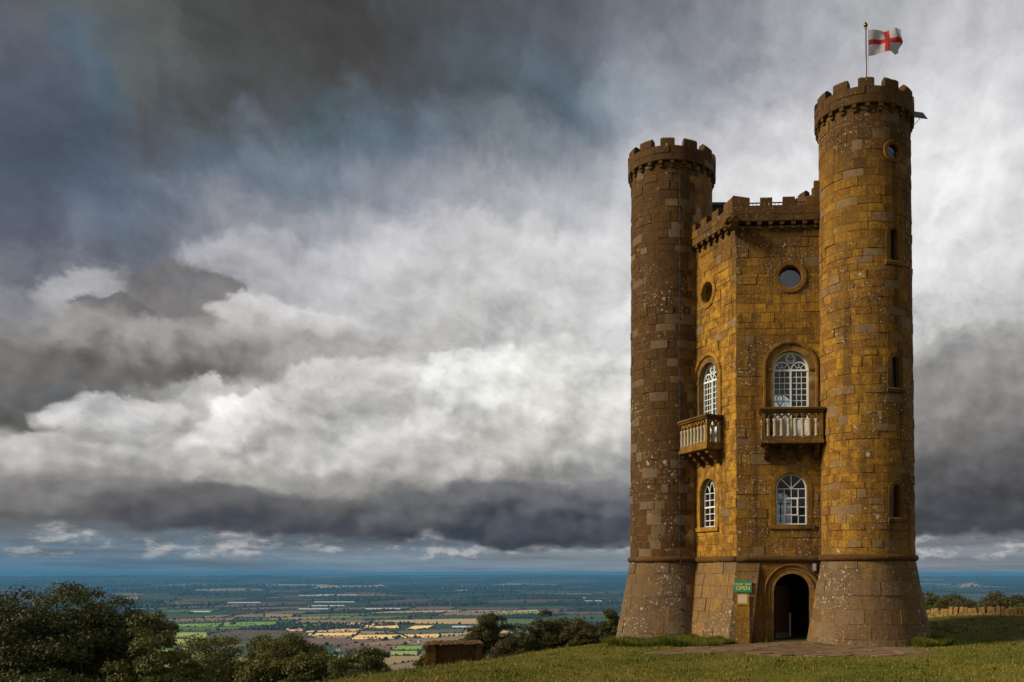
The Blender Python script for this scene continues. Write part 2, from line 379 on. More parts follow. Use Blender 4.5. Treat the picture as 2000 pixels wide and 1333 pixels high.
def stone_material():
    """weathered honey limestone: tone = (per-stone value, greyness, brown staining and painted shade, lichen)"""
    m, k, bs = material("limestone")
    pos = k.new('ShaderNodeNewGeometry').outputs['Position']
    t = k.sep(k.attr('tone', 'Vector')); lich = k.attr('tone', 'Alpha')
    big = k.noise(pos, 0.55, 4.0, 0.6); mid = k.noise(pos, 3.2, 6.0, 0.62, 0.3); fine = k.noise(pos, 17.0, 8.0, 0.68)
    grit = k.noise(pos, 60.0, 4.0, 0.7)
    a = k.m('ADD', k.m('MULTIPLY', t[0], 0.22), k.m('MULTIPLY', k.rng(mid, 0.28, 0.72), 0.60))
    col = k.mix(k.rng(a, 0.15, 0.90), (0.165, 0.075, 0.009), (0.500, 0.252, 0.021))
    col = k.mix(k.m('MULTIPLY', k.rng(fine, 0.52, 0.72), 0.40), col, (0.56, 0.32, 0.045))       # fresh, bright patches
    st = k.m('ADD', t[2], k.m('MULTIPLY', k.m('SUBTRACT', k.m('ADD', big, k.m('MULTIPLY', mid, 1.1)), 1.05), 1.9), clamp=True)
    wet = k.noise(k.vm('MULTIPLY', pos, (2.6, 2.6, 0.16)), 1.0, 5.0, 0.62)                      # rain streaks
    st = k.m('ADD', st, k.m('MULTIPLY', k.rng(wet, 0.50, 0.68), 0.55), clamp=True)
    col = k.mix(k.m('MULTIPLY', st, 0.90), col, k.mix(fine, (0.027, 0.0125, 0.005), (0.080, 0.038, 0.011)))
    gcol = k.mix(mid, (0.135, 0.092, 0.054), (0.230, 0.165, 0.100))
    col = k.mix(k.m('MULTIPLY', t[1], 0.80), col, gcol)
    # pitting and dark growth
    col = k.mix(k.m('MULTIPLY', k.rng(fine, 0.50, 0.30), 0.75), col, (0.042, 0.022, 0.008))
    col = k.vm('SCALE', col, scale=k.m('ADD', 0.62, k.m('MULTIPLY', grit, 0.76)))
    # crustose lichen: pale rosettes of several sizes
    wp = k.vm('ADD', pos, k.vm('SCALE', k.vm('SUBTRACT', k.noise(pos, 22.0, 3.0, 0.6, 0, 'Color'), (0.5,) * 3), scale=0.05))
    keep = k.rng(k.m('ADD', k.m('MULTIPLY', k.noise(pos, 0.55, 5.0, 0.65), 0.65), k.m('MULTIPLY', k.noise(pos, 2.4, 4.0, 0.6), 0.35)), 0.44, 0.58)
    tot = None
    for sc, r0, thr in ((3.0, 0.30, 0.84), (7.5, 0.38, 0.66), (17.0, 0.40, 0.54)):
        vo = k.voro(wp, sc)
        rs = k.sep(vo['Color'])
        rad = k.m('MULTIPLY', k.m('ADD', 0.35, k.m('MULTIPLY', rs[1], 0.65)), r0)
        spot = k.rng(vo['Distance'], rad, k.m('MULTIPLY', rad, 0.45))
        on = k.rng(k.m('ADD', rs[0], k.m('MULTIPLY', k.m('SUBTRACT', k.m('MULTIPLY', keep, lich), 0.50), 1.5)), thr, thr + 0.05)
        ring = k.m('ADD', 0.62, k.m('MULTIPLY', k.rng(vo['Distance'], 0.0, rad), 0.38))
        s = k.m('MULTIPLY', k.m('MULTIPLY', spot, on), ring)
        tot = s if tot is None else k.m('MAXIMUM', tot, s)
    lcol = k.mix(k.rng(fine, 0.3, 0.7), (0.24, 0.20, 0.13), (0.62, 0.57, 0.46))
    col = k.mix(k.m('MULTIPLY', tot, 0.85), col, lcol)
    k.put(bs.inputs['Base Color'], col)
    bs.inputs['Roughness'].default_value = 0.92; bs.inputs['Specular IOR Level'].default_value = 0.25
    hgt = k.m('ADD', k.m('MULTIPLY', mid, 0.9), k.m('ADD', k.m('MULTIPLY', fine, 0.8), k.m('MULTIPLY', grit, 0.25)))
    bump(k, bs, hgt, 0.85, 0.035)
    return m

MAT = {}
MAT['stone'] = stone_material()
def mortar_material():
    m, k, bs = material("mortar")
    pos = k.new('ShaderNodeNewGeometry').outputs['Position']
    n = k.noise(pos, 2.0, 6.0, 0.65); f = k.noise(pos, 30.0, 4.0, 0.7)
    col = k.mix(k.rng(n, 0.35, 0.7), (0.11, 0.054, 0.012), (0.27, 0.145, 0.030))
    col = k.mix(k.rng(k.noise(pos, 0.9, 3.0), 0.60, 0.70), col, (0.34, 0.26, 0.13))
    k.put(bs.inputs['Base Color'], k.vm('SCALE', col, scale=k.m('ADD', 0.7, k.m('MULTIPLY', f, 0.6))))
    bs.inputs['Roughness'].default_value = 0.95
    return m
MAT['mortar'] = mortar_material()
MAT['plaster'] = plain("plaster", (0.30, 0.26, 0.20), 0.9, var=0.15)
MAT['floorboard'] = plain("floorboard", (0.10, 0.06, 0.035), 0.6, var=0.25)
MAT['white'] = plain("white_paint", (0.74, 0.76, 0.74), 0.45, var=0.07, scale=5.0)
MAT['iron'] = plain("dark_iron", (0.025, 0.024, 0.024), 0.55, 0.3, var=0.3, scale=20)
MAT['steel'] = plain("galvanised_steel", (0.20, 0.20, 0.21), 0.5, 0.5, var=0.15, scale=15)
MAT['brass'] = plain("brass", (0.20, 0.12, 0.035), 0.3, 1.0, var=0.2)
MAT['oak'] = plain("dark_oak", (0.045, 0.022, 0.012), 0.5, var=0.35, scale=14, bmp=0.2)
MAT['lead'] = plain("lead_roof", (0.09, 0.09, 0.095), 0.6, var=0.2)
MAT['slab'] = plain("dressed_slab", (0.50, 0.40, 0.24), 0.85, var=0.18, scale=18, bmp=0.3)
MAT['baluster'] = plain("pale_baluster_stone", (0.34, 0.27, 0.17), 0.9, var=0.45, scale=14, bmp=0.5)
MAT['signgreen'] = plain("sign_green", (0.0, 0.20, 0.115), 0.5, var=0.08)
MAT['signgold'] = plain("sign_gold", (0.62, 0.44, 0.10), 0.5, var=0.08)
MAT['bulk'] = plain("lamp_glass", (0.32, 0.30, 0.27), 0.25, var=0.1)
MAT['hut'] = plain("tarred_board", (0.040, 0.022, 0.018), 0.8, var=0.3)

def glass_material():
    m, k, bs = material("window_glass")
    k.n.remove(bs)
    lw = k.new('ShaderNodeLayerWeight'); lw.inputs[0].default_value = 0.30
    tr = k.new('ShaderNodeBsdfTransparent'); tr.inputs[0].default_value = (0.80, 0.86, 0.86, 1)
    gl = k.new('ShaderNodeBsdfGlossy'); gl.inputs['Roughness'].default_value = 0.03; gl.inputs[0].default_value = (0.9, 0.93, 0.95, 1)
    ms = k.new('ShaderNodeMixShader'); k.put(ms.inputs[0], k.m('ADD', 0.035, k.m('MULTIPLY', lw.outputs['Fresnel'], 0.55), clamp=True))
    k.l.new(tr.outputs[0], ms.inputs[1]); k.l.new(gl.outputs[0], ms.inputs[2])
    k.l.new(ms.outputs[0], k.n['Material Output'].inputs[0])
    return m
MAT['glass'] = glass_material()
MAT['old_glass'] = glass_material()
for n_ in MAT['old_glass'].node_tree.nodes:
    if n_.type == 'MATH' and n_.operation == 'ADD': n_.inputs[0].default_value = 0.09
    if n_.type == 'BSDF_TRANSPARENT': n_.inputs[0].default_value = (0.55, 0.62, 0.62, 1)

# ------------------------------------------------------------------ the hill and the vale
def softp(t, s):
    t = np.asarray(t, dtype=float); return s * np.logaddexp(0.0, t / s)
VALE = -250.0
def ground_z(x, y):
    x = np.asarray(x, dtype=float); y = np.asarray(y, dtype=float)
    t = -0.9 * (x + 2.0) + 0.43 * (y - 36.0)
    z = -0.215 * softp(t, 2.0) - 0.16 * softp(t - 13.0, 4.0)
    z = z - 0.07 * softp(y - 52.0, 3.0) - 0.20 * softp(y - 100.0, 12.0) - 0.10 * softp(y - 500, 30)
    z = z + 0.75 * np.clip(1 - y / 24.0, 0, 3) ** 1.2 * 0.9
    z = z + 0.45 / (1 + np.exp(-(x - 13.0) / 1.5)) / (1 + np.exp(-(y - 36.0) / 2.5)) * np.exp(-np.clip(x - 15.0, 0, 99) / 9.0)
    r = np.hypot(x, y)
    z = z + 0.06 * np.sin(x * 0.7 + 1.3) * np.sin(y * 0.55) * np.exp(-r / 200.0)
    z = np.where(r < 4000, VALE + softp(z - VALE, 12.0), VALE + 0.0)
    az = np.arctan2(x, y)
    far = np.exp(-((r - 30000.0) / np.where(r < 30000.0, 7000.0, 9000.0)) ** 2)
    hills = 150 + 52 * np.exp(-((az + 0.17) / 0.14) ** 2) + 14 * np.sin(az * 13.0 + 0.7) + 10 * np.sin(az * 31.0) + 6 * np.sin(az * 67.0)
    roll = 14 * np.sin(x / 1700.0 + 0.5) * np.sin(y / 2300.0) * np.clip((r - 5000) / 6000, 0, 1)
    return z + hills * far + roll
def gz(x, y): return float(ground_z(x, y))

def ground_material():
    m, k, bs = material("turf_and_fields")
    pos = k.new('ShaderNodeNewGeometry').outputs['Position']
    px, py, pz = k.sep(pos)
    n0 = k.noise(pos, 0.35, 5.0, 0.6); n1 = k.noise(pos, 3.0, 6.0, 0.65); n2 = k.noise(pos, 40.0, 3.0, 0.7)
    turf = k.mix(k.rng(n0, 0.35, 0.68), (0.074, 0.078, 0.008), (0.155, 0.132, 0.018))
    turf = k.mix(k.m('MULTIPLY', k.rng(n1, 0.5, 0.75), 0.5), turf, (0.14, 0.11, 0.04))
    turf = k.vm('SCALE', turf, scale=k.m('ADD', 0.6, k.m('MULTIPLY', n2, 0.8)))
    # vale floor between the built fields: woods, pasture
    w = k.noise(pos, 0.0009, 6.0, 0.6); w2 = k.noise(pos, 0.006, 5.0, 0.65)
    vale = k.mix(k.rng(w2, 0.42, 0.62), (0.016, 0.028, 0.018), (0.050, 0.066, 0.030))
    vale = k.mix(k.m('MULTIPLY', k.rng(w, 0.55, 0.7), 0.6), vale, (0.11, 0.085, 0.055))
    k.put(bs.inputs['Base Color'], k.mix(k.rng(pz, -60.0, -25.0, 1.0, 0.0), turf, vale))
    bs.inputs['Roughness'].default_value = 0.95; bs.inputs['Specular IOR Level'].default_value = 0.15
    bump(k, bs, k.m('ADD', n1, k.m('MULTIPLY', n2, 0.5)), 0.5, 0.05)
    return m
MAT['ground'] = ground_material()

def build_ground():
    rr = [0.0]; r = 1.2
    while r < 62000: rr.append(r); r *= 1.034 if r < 200 or r > 12000 else 1.05
    rr = np.array(rr[1:])
    az = np.concatenate([np.linspace(-0.85, 0.55, 190), np.linspace(0.55, 2 * math.pi - 0.85, 80)[1:-1]])
    A, Rr = np.meshgrid(az, rr)
    X = np.sin(A) * Rr; Y = np.cos(A) * Rr; Z = ground_z(X, Y)
    V = np.stack([X, Y, Z], -1).reshape(-1, 3); na = len(az); nr_ = len(rr)
    i, j = np.meshgrid(np.arange(nr_ - 1), np.arange(na), indexing='ij')
    a = (i * na + j).ravel(); b = (i * na + (j + 1) % na).ravel(); F = np.stack([a, b, b + na, a + na], -1)
    V = np.vstack([V, [[0, 0, gz(0, 0)]]]); c = len(V) - 1
    j = np.arange(na); F0 = np.stack([np.full(na, c), (j + 1) % na, j, j], -1)
    F = np.vstack([F[:, ::-1], F0])
    o = np_obj('ground', V, F[:, :], MAT['ground'], smooth=True)
    o.data.validate()
    tag(o, kind='structure')
build_ground()

# ------------------------------------------------------------------ tower geometry
PR = np.array([6.488, 30.906]); PL = np.array([-0.49, 35.25]); PC = np.array([1.886, 31.197])
LR = PR - PL; NB = np.array([-LR[1], LR[0]]); NB = NB / np.linalg.norm(NB)
if NB[1] < 0: NB = -NB                                           # away from the camera
PT = (PR + PL) / 2 + NB * np.linalg.norm(LR) * math.sqrt(3) / 2   # hidden third turret
HC = (PR + PL + PT) / 3                                          # centre of the plan
PB = HC * 2 - PR; PA = HC * 2 - PL                               # back corners
RS = 1.62; Z_STR = 2.90; Z_TOP = 18.45; Z_BASE = -1.3
FLARE = 0.53
TB = (float(HC[0]), float(HC[1]), 0.0)                           # the tower's foot
tower = empty('stone_tower', TB)
tag(tower, 'tall golden-brown stone folly tower with three round battlemented turrets', 'tower')

def flare(z): return FLARE * max(0.0, (Z_STR - z)) / 2.9
class Face:
    def __init__(self, A, B):
        self.A = np.array(A); d = np.array(B) - self.A; self.L = float(np.linalg.norm(d)); self.t = d / self.L
        n = np.array([self.t[1], -self.t[0]])
        if np.dot(n, HC - self.A) > 0: n = -n
        self.n = n
    def pt(self, s, o, z):
        p = self.A + self.t * s + self.n * o; return (float(p[0]), float(p[1]), z)
    def batter(self, s, o, z): return self.pt(s, o + flare(z), z)
class Turret:
    def __init__(self, C, x=0.0):
        self.x = x; self.C = np.array(C); d = -self.C; self.a0 = math.atan2(d[1], d[0])     # s = 0 faces the camera
    def pt(self, s, o, z):
        a = self.a0 + s / RS; r = RS + self.x + o; return (float(self.C[0] + r * math.cos(a)), float(self.C[1] + r * math.sin(a)), z)
    def batter(self, s, o, z): return self.pt(s, o + flare(z), z)
FR = Face(PC, PR); FL = Face(PC, PL)
TR = Turret(PR); PLT = PL + np.array([0.006, -0.30]); TL = Turret(PLT, 0.02); TT = Turret(PT)
DZL = -0.07                                                     # the left turret is a touch lower
BACK = [Face(PB, PL), Face(PB, PT), Face(PA, PT), Face(PA, PR)]

CAMZ = 2.42
def px(P):   # size of things in the photograph, to choose which stones become single objects
    X, Y, Z = P; Z -= CAMZ; c, s = math.cos(0.042), math.sin(0.042); d = Y * c + Z * s
    return (1335.66 + 1709.16 * X / d, 1119 - 1709.16 * ((-Y * s + Z * c) / d + math.tan(0.042)))

# ---- openings: ('arch', centre, half width, bottom, springing) / ('circle', centre, z, radius)
WC = 1.95
WALL_OPEN = [('circle', WC, 13.06, 0.42), ('arch', WC, 0.64, 7.08, 9.74), ('arch', WC, 0.54, 4.13, 5.42)]
STONE_CUT = [('circle', WC, 13.06, 0.585), ('arch', WC, 0.96, 6.6, 9.74), ('arch', WC, 0.735, 3.96, 5.42)]
DOOR_OPEN = ('arch', WC, 0.64, -0.05, 1.75); DOOR_CUT = ('arch', WC, 0.955, -2.0, 1.75)
S_SL = 1.62 * math.radians(36.8)
SLITS = [(S_SL, 13.05, 14.00), (S_SL * 1.005, 8.68, 9.60), (S_SL * 1.01, 4.28, 5.24)]     # s, sill z, springing z
SLIT_HW = 0.15
OCU = (1.62 * math.radians(36.8), 16.86, 0.235)
TR_CUT = [('circle', OCU[0], OCU[1], 0.37)] + [('arch', s, 0.30, zb - 0.16, zs) for s, zb, zs in SLITS]

def cut_cols(s0, s1, z0, z1, cuts, step):
    """columns (s, zlo, zhi) of a stone minus the openings; may split into runs"""
    brk = {s0, s1}
    for c in cuts:
        if c[0] == 'arch' and z1 > c[3]:
            for e in (c[1] - c[2], c[1] + c[2]):
                if s0 < e < s1: brk.update((e - 1e-4, e + 1e-4))
            if z1 > c[4]:
                for q in np.linspace(-1, 1, 21):
                    e = c[1] + c[2] * math.sin(q * math.pi / 2)
                    if s0 < e < s1: brk.add(e)
        elif c[0] == 'circle':
            for q in np.linspace(-1, 1, 17):
                e = c[1] + c[3] * math.sin(q * math.pi / 2)
                if s0 < e < s1: brk.add(e)
    bs = sorted(brk); full = []
    for a, b in zip(bs, bs[1:]):
        n = max(1, int(math.ceil((b - a) / step)))
        full += [a + (b - a) * i / n for i in range(n)]
    full.append(bs[-1])
    runs = []; cur = []
    for s in full:
        lo, hi = z0, z1
        for c in cuts:
            if c[0] == 'arch':
                if abs(s - c[1]) < c[2] and z1 > c[3]:
                    top = c[4] + math.sqrt(max(0, c[2] ** 2 - (s - c[1]) ** 2))
                    if z0 < c[3] and z0 + 0.06 < c[3] and top >= z1: hi = min(hi, c[3])
                    else: lo = max(lo, top)
            else:
                q = c[3] ** 2 - (s - c[1]) ** 2
                if q > 0:
                    q = math.sqrt(q)
                    if (z0 + z1) / 2 >= c[2]: lo = max(lo, c[2] + q)
                    else: hi = min(hi, c[2] - q)
        if hi - lo > 0.05: cur.append((s, lo, hi))
        else:
            if len(cur) > 1: runs.append(cur)
            cur = []
    if len(cur) > 1: runs.append(cur)
    return [r for r in runs if r[-1][0] - r[0][0] > 0.07]

GAP = 0.0032
def stone_geo(fr, cols, proud, slant=None):
    """one ashlar: columns (s, zlo, zhi) on the surface fr; chamfered, slightly uneven"""
    n = len(cols); V = []; F = []
    sa, sb = cols[0][0], cols[-1][0]; ch = 0.0065; tw = rnd.uniform(-0.006, 0.006); tv = rnd.uniform(-0.005, 0.005)
    j = [rnd.uniform(-0.006, 0.006) for _ in range(4)]
    w = max(sb - sa, 1e-3)
    for s, lo, hi in cols:
        u = (s - sa) / w
        so = sa + GAP + (s - sa) / w * (w - 2 * GAP); si = sa + GAP + ch + u * (w - 2 * GAP - 2 * ch)
        lo2 = lo + GAP + j[0] * (1 - u) + j[1] * u; hi2 = hi - GAP + j[2] * (1 - u) + j[3] * u
        dp = proud + tw * (u - .5) * 2 + rnd.uniform(-0.003, 0.003)
        def P(sx, dd, z):
            return fr(sx + (slant(sx, z) if slant else 0.0), dd, z)
        V += [P(so, -0.012, lo2), P(si, dp - tv, lo2 + ch), P(si, dp + tv, hi2 - ch), P(so, -0.012, hi2)]
    for i in range(n - 1):
        a = i * 4; b = a + 4
        for q in range(3): F.append((a + q, b + q, b + q + 1, a + q + 1))
    F += [(0, 1, 2, 3), tuple((n - 1) * 4 + q for q in (3, 2, 1, 0))]
    return V, F

pl_R = pl_L = None
STONES = []   # (area in the photograph, parent part, verts, faces, tone)
def courses(z0, z1, lo, hi):
    z = z0; out = []
    while z < z1 - 0.12:
        h = rnd.uniform(lo, hi); 
        if z1 - (z + h) < lo * 0.6: h = z1 - z
        out.append((z, z + h)); z += h
    return out
def lay(part, fr, s0, s1, z0, z1, cuts, hh, ll, stain_shade, lich, step=0.5, wrap=False, grey=0.09, keep=None, slant=None):
    zs = courses(z0, z1, *hh)
    for c in cuts:                                               # split courses at the middle of round windows
        if c[0] == 'circle':
            zs = [p for a, b in zs for p in (((a, c[2]), (c[2], b)) if a + 0.04 < c[2] < b - 0.04 else ((a, b),))]
    for a, b in zs:
        s = s0 - (0 if not wrap else rnd.uniform(0, 0.4)); first = True; end = s1
        if wrap: end = s + (s1 - s0)
        while s < end - 1e-3:
            l = rnd.uniform(*ll) * (0.6 if first and rnd.random() < 0.5 else 1.0); first = False
            if end - (s + l) < ll[0] * 0.6: l = end - s
            e = min(s + l, end)
            if keep is None or keep((s + e) / 2, (a + b) / 2):
                loc = [c for c in cuts if s - 0.02 < c[1] + c[2 if c[0] == 'arch' else 3] and e + 0.02 > c[1] - c[2 if c[0] == 'arch' else 3]]
                for cols in cut_cols(s, e, a, b, loc, step):
                    pr = 0.006 + rnd.random() ** 3 * 0.026
                    V, F = stone_geo(fr, cols, pr, slant)
                    g = 0.0
                    if rnd.random() < grey: g = rnd.uniform(0.6, 1.0)
                    elif b < Z_STR and part in (tur_R, tur_L, pl_R, pl_L): g = rnd.uniform(0.40, 0.62)
                    zc = (a + b) / 2; sc = (s + e) / 2
                    tone = (rnd.random(), g, min(1.6, stain_shade(sc, zc) + rnd.uniform(-0.13, 0.13)) * (1 - 0.35 * g), lich(sc, zc) * (1 - 0.75 * g if g > 0.6 else 1))
                    P = [px(v) for v in (V[1], V[2], V[-2], V[-3])]
                    ar = 0.5 * ((P[2][0] - P[0][0]) * (P[3][1] - P[1][1]) - (P[3][0] - P[1][0]) * (P[2][1] - P[0][1]))
                    ctr = sum((Vector(v) for v in V), Vector()) / len(V)
                    STONES.append([ar, part, V, F, tone, ctr])
            s = e

# ---- wall cores (mortar) with real openings
def wall_core(fc, opens, z0, z1, th=0.55, s0=0.0, s1=None):
    s1 = fc.L if s1 is None else s1
    bm = bmesh.new(); loops = []
    def ring(pts, o):
        vs = [bm.verts.new(fc.pt(s, o, z)) for s, z in pts]
        es = [bm.edges.new((vs[i], vs[(i + 1) % len(vs)])) for i in range(len(vs))]
        return vs, es
    outs = [[(s0, z0), (s1, z0), (s1, z1), (s0, z1)]]
    for c in opens:
        if c[0] == 'circle': outs.append([(p[0], p[1]) for p in circle_path(c[1], c[2], c[3])])
        else: outs.append([(p[0], p[1]) for p in arch_path(c[1], c[2], c[3], c[4])])
    rings = []
    for o in (0.0, -th):
        rs = [ring(p, o) for p in outs]; rings.append(rs)
        bmesh.ops.triangle_fill(bm, edges=[e for r in rs for e in r[1]], use_beauty=True, use_dissolve=False)
    for ra, rb in zip(rings[0][1:], rings[1][1:]):
        n = len(ra[0])
        for i in range(n): bm.faces.new((ra[0][i], ra[0][(i + 1) % n], rb[0][(i + 1) % n], rb[0][i]))
    V = [tuple(v.co) for v in bm.verts]; bm.verts.index_update()
    F = [tuple(v.index for v in f.verts) for f in bm.faces]; bm.free()
    o = mesh_obj('wall', V, F, MAT['mortar'], tower, org=TB)
    return o

def corrugate(fc, opens):
    pass
wall_R = wall_core(FR, WALL_OPEN + [DOOR_OPEN], -0.6, 14.95)
wall_L = wall_core(FL, WALL_OPEN, -0.6, 14.95)
walls_back = []; BWC = [1.95, 2.30, 1.95, 1.95]
for i, f in enumerate(BACK):
    ops = [('arch', BWC[i], 0.60, 7.6, 9.86), ('arch', BWC[i], 0.54, 4.13, 5.52)] if i else []
    walls_back.append(wall_core(f, ops, -1.0, 14.95))

# ---- turret cores
def turret_core(tu, holes):
    th = sorted(set([-math.pi * RS + 2 * math.pi * RS * i / 72 for i in range(73)] + [q for h in holes for q in (h[0], h[1])]))
    zz = sorted(set([Z_BASE, 0.0, 1.0, 2.0, Z_STR] + list(np.linspace(4, Z_TOP, 8)) + [q for h in holes for q in (h[2], h[3])]))
    V = [tu.batter(s, 0.0, z) for z in zz for s in th]; n = len(th); F = []
    for i in range(len(zz) - 1):
        for j in range(n - 1):
            sm, zm = (th[j] + th[j + 1]) / 2, (zz[i] + zz[i + 1]) / 2
            if any(h[0] < sm < h[1] and h[2] < zm < h[3] for h in holes): continue
            F.append((i * n + j, i * n + j + 1, (i + 1) * n + j + 1, (i + 1) * n + j))
    mb = MB(); mb.add(V, F)
    for h in holes:                                              # reveals
        for (a, b) in (((h[0], h[2]), (h[1], h[2])), ((h[1], h[2]), (h[1], h[3])), ((h[1], h[3]), (h[0], h[3])), ((h[0], h[3]), (h[0], h[2]))):
            mb.add([tu.pt(a[0], 0, a[1]), tu.pt(b[0], 0, b[1]), tu.pt(b[0], -0.32, b[1]), tu.pt(a[0], -0.32, a[1])], [(0, 1, 2, 3)])
    return mb.build('turret', MAT['mortar'], tower, org=TB)
holesR = [(s - SLIT_HW - .02, s + SLIT_HW + .02, zb, zs + SLIT_HW + .02) for s, zb, zs in SLITS] + [(OCU[0] - .23, OCU[0] + .23, OCU[1] - .23, OCU[1] + .23)]
tur_R = turret_core(TR, holesR); tur_L = turret_core(TL, []); tur_T = turret_core(TT, [])
tag(tur_R, 'nearest round turret with flagpole, slit windows and a round window')
tag(tur_L, 'left round turret, darker brown, with a cable down its side')

# ---- staining by place: lichen-browned tops; turret shade and left-face glow are painted in
def lerp(a, b, t): t = min(1, max(0, t)); return a + (b - a) * t
def st_shade_R(s, z):
    b = lerp(0.16, 0.66, (z - 13.0) / 4.5); b += 0.42 * max(0, math.sin(s / RS)) ** 2  # lichened top; right side browned to paint its shade
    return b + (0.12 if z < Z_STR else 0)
def st_shade_L(s, z): return lerp(1.35, 0.55, (s / RS - 0.25) / 0.25) if z < 16.5 else 1.35  # shade painted over the left turret, its right strip kept lighter as lit
def st_FR(s, z): return lerp(0.24, 0.70, (z - 12.6) / 2.0) + (0.14 if z < 4 else 0)
def st_glow_FL(s, z): return lerp(-0.6, 0.45, (z - 12.2) / 2.4)  # browning held off below the top to paint the face's sunlit glow
def li_up(s, z): return 0.45
inside = lambda tu: (lambda s, z: np.linalg.norm(np.array(tu.pt(s, 0, 0)[:2]) - HC) > 4.28)
HH = (0.23, 0.39); LL = (0.28, 0.80)
C2 = 2 * math.pi * RS
lay(tur_R, TR.pt, -C2 / 2, C2 / 2, Z_STR + 0.09, Z_TOP - 0.02, TR_CUT, HH, LL, st_shade_R, lambda s, z: 0.85 if z < 11 else 0.6, 0.16, True, 0.11, inside(TR))
lay(tur_L, TL.pt, -C2 / 2, C2 / 2, Z_STR + 0.09, Z_TOP - 0.02, [], HH, LL, st_shade_L, lambda s, z: 0.72, 0.16, True, 0.13, inside(TL))
lay(tur_T, TT.pt, -C2 / 2, C2 / 2, Z_STR + 0.09, Z_TOP - 0.02, [], (0.34, 0.4), (0.6, 0.9), st_shade_L, li_up, 0.2, True, 0.1, inside(TT))
lay(wall_R, FR.pt, 0.0, FR.L - RS + 0.12, Z_STR + 0.09, 14.90, STONE_CUT, HH, LL, st_FR, lambda s, z: 0.88, 9, False, 0.05)
lay(wall_L, FL.pt, 0.0, FL.L - RS + 0.12, Z_STR + 0.09, 14.90, STONE_CUT, HH, LL, st_glow_FL, lambda s, z: 0.55, 9, False, 0.03)
for f, w, bc in zip(BACK, walls_back, BWC):
    lay(w, f.pt, 0.0, f.L - RS + 0.1, -0.6, 14.90, [('arch', bc, 0.66, 7.5, 9.86), ('arch', bc, 0.60, 4.0, 5.52)], (0.36, 0.42), (0.6, 1.0), st_FR, li_up, 9)
# door wall, upright under the string course
lay(wall_R, FR.pt, 0.46, FR.L - RS + 0.02, -0.5, Z_STR - 0.05, [DOOR_CUT], (0.36, 0.46), (0.5, 0.9), lambda s, z: 0.55, lambda s, z: 0.5, 9, False, 0.05)

# ---- battered plinths
def plinth_core(fc, send):
    mb = MB()
    V = []; zz = [Z_BASE, 0.0, 1.0, 2.0, Z_STR]
    for z in zz:
        V += [fc.batter(-0.577 * flare(z), 0, z), fc.batter(send(z), 0, z), fc.pt(send(z), 0.0, z)]
    F = []
    for i in range(len(zz) - 1):
        a = i * 3; b = a + 3; F += [(a, a + 1, b + 1, b), (a + 1, a + 2, b + 2, b + 1)]
    mb.add(V, F)
    return mb.build('plinth', MAT['mortar'], tower, org=TB)
endR = lambda z: 0.84 - 0.33 * (Z_STR - z) / 2.9
endL = lambda z: FL.L - RS * 0.8
pl_R = plinth_core(FR, endR); pl_L = plinth_core(FL, endL)
PHH = (0.40, 0.50); PLL = (0.50, 1.05)
st_P = lambda s, z: 0.45 + 0.1 * (z < 0.8)
li_P = lambda s, z: lerp(2.1, 1.3, z / 2.5)
def slantR(s, z): # s runs 0..0.84 at the top; squeeze between the two slanting edges below
    a = -0.577 * flare(z); b = endR(z); return a + (b - a) * s / 0.84 - s
def slantL(s, z):
    a = -0.577 * flare(z); b = endL(z); return a + (b - a) * s / (FL.L - RS * 0.8) - s
lay(pl_R, FR.batter, 0.0, 0.84, -0.75, Z_STR - 0.06, [], PHH, PLL, st_P, li_P, 9, False, 0.06, None, slantR)
lay(pl_L, FL.batter, 0.0, FL.L - RS * 0.8, -0.75, Z_STR - 0.06, [], PHH, PLL, lambda s, z: 0.45, li_P, 9, False, 0.03, None, slantL)
lay(tur_R, TR.batter, -C2 / 2, C2 / 2, -0.75, Z_STR - 0.06, [], PHH, PLL, lambda s, z: 0.95, li_P, 0.16, True, 0.22, inside(TR))
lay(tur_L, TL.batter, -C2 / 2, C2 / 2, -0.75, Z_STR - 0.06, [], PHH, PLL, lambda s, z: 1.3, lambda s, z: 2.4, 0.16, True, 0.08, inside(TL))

# battlement courses
for tu, part in ((TR, tur_R), (TL, tur_L), (TT, tur_T)):
    lay(part, lambda s, o, z, tu=tu: tu.pt(s, o + 0.135, z + (DZL if tu is TL else 0)), -C2 / 2, C2 / 2, 18.45, 19.015, [], (0.24, 0.32), (0.5, 0.95), lambda s, z: 1.1, lambda s, z: 0.4, 0.14, True, 0.02)
for f, part, stn in ((FR, wall_R, 0.95), (FL, wall_L, 0.75)):
    lay(part, lambda s, o, z, f=f: f.pt(s, o + 0.202, z), -0.128, f.L - RS + 0.2, 15.05, 15.615, [], (0.24, 0.32), (0.5, 0.95), lambda s, z, stn=stn: stn, lambda s, z: 0.6, 9, False, 0.03)

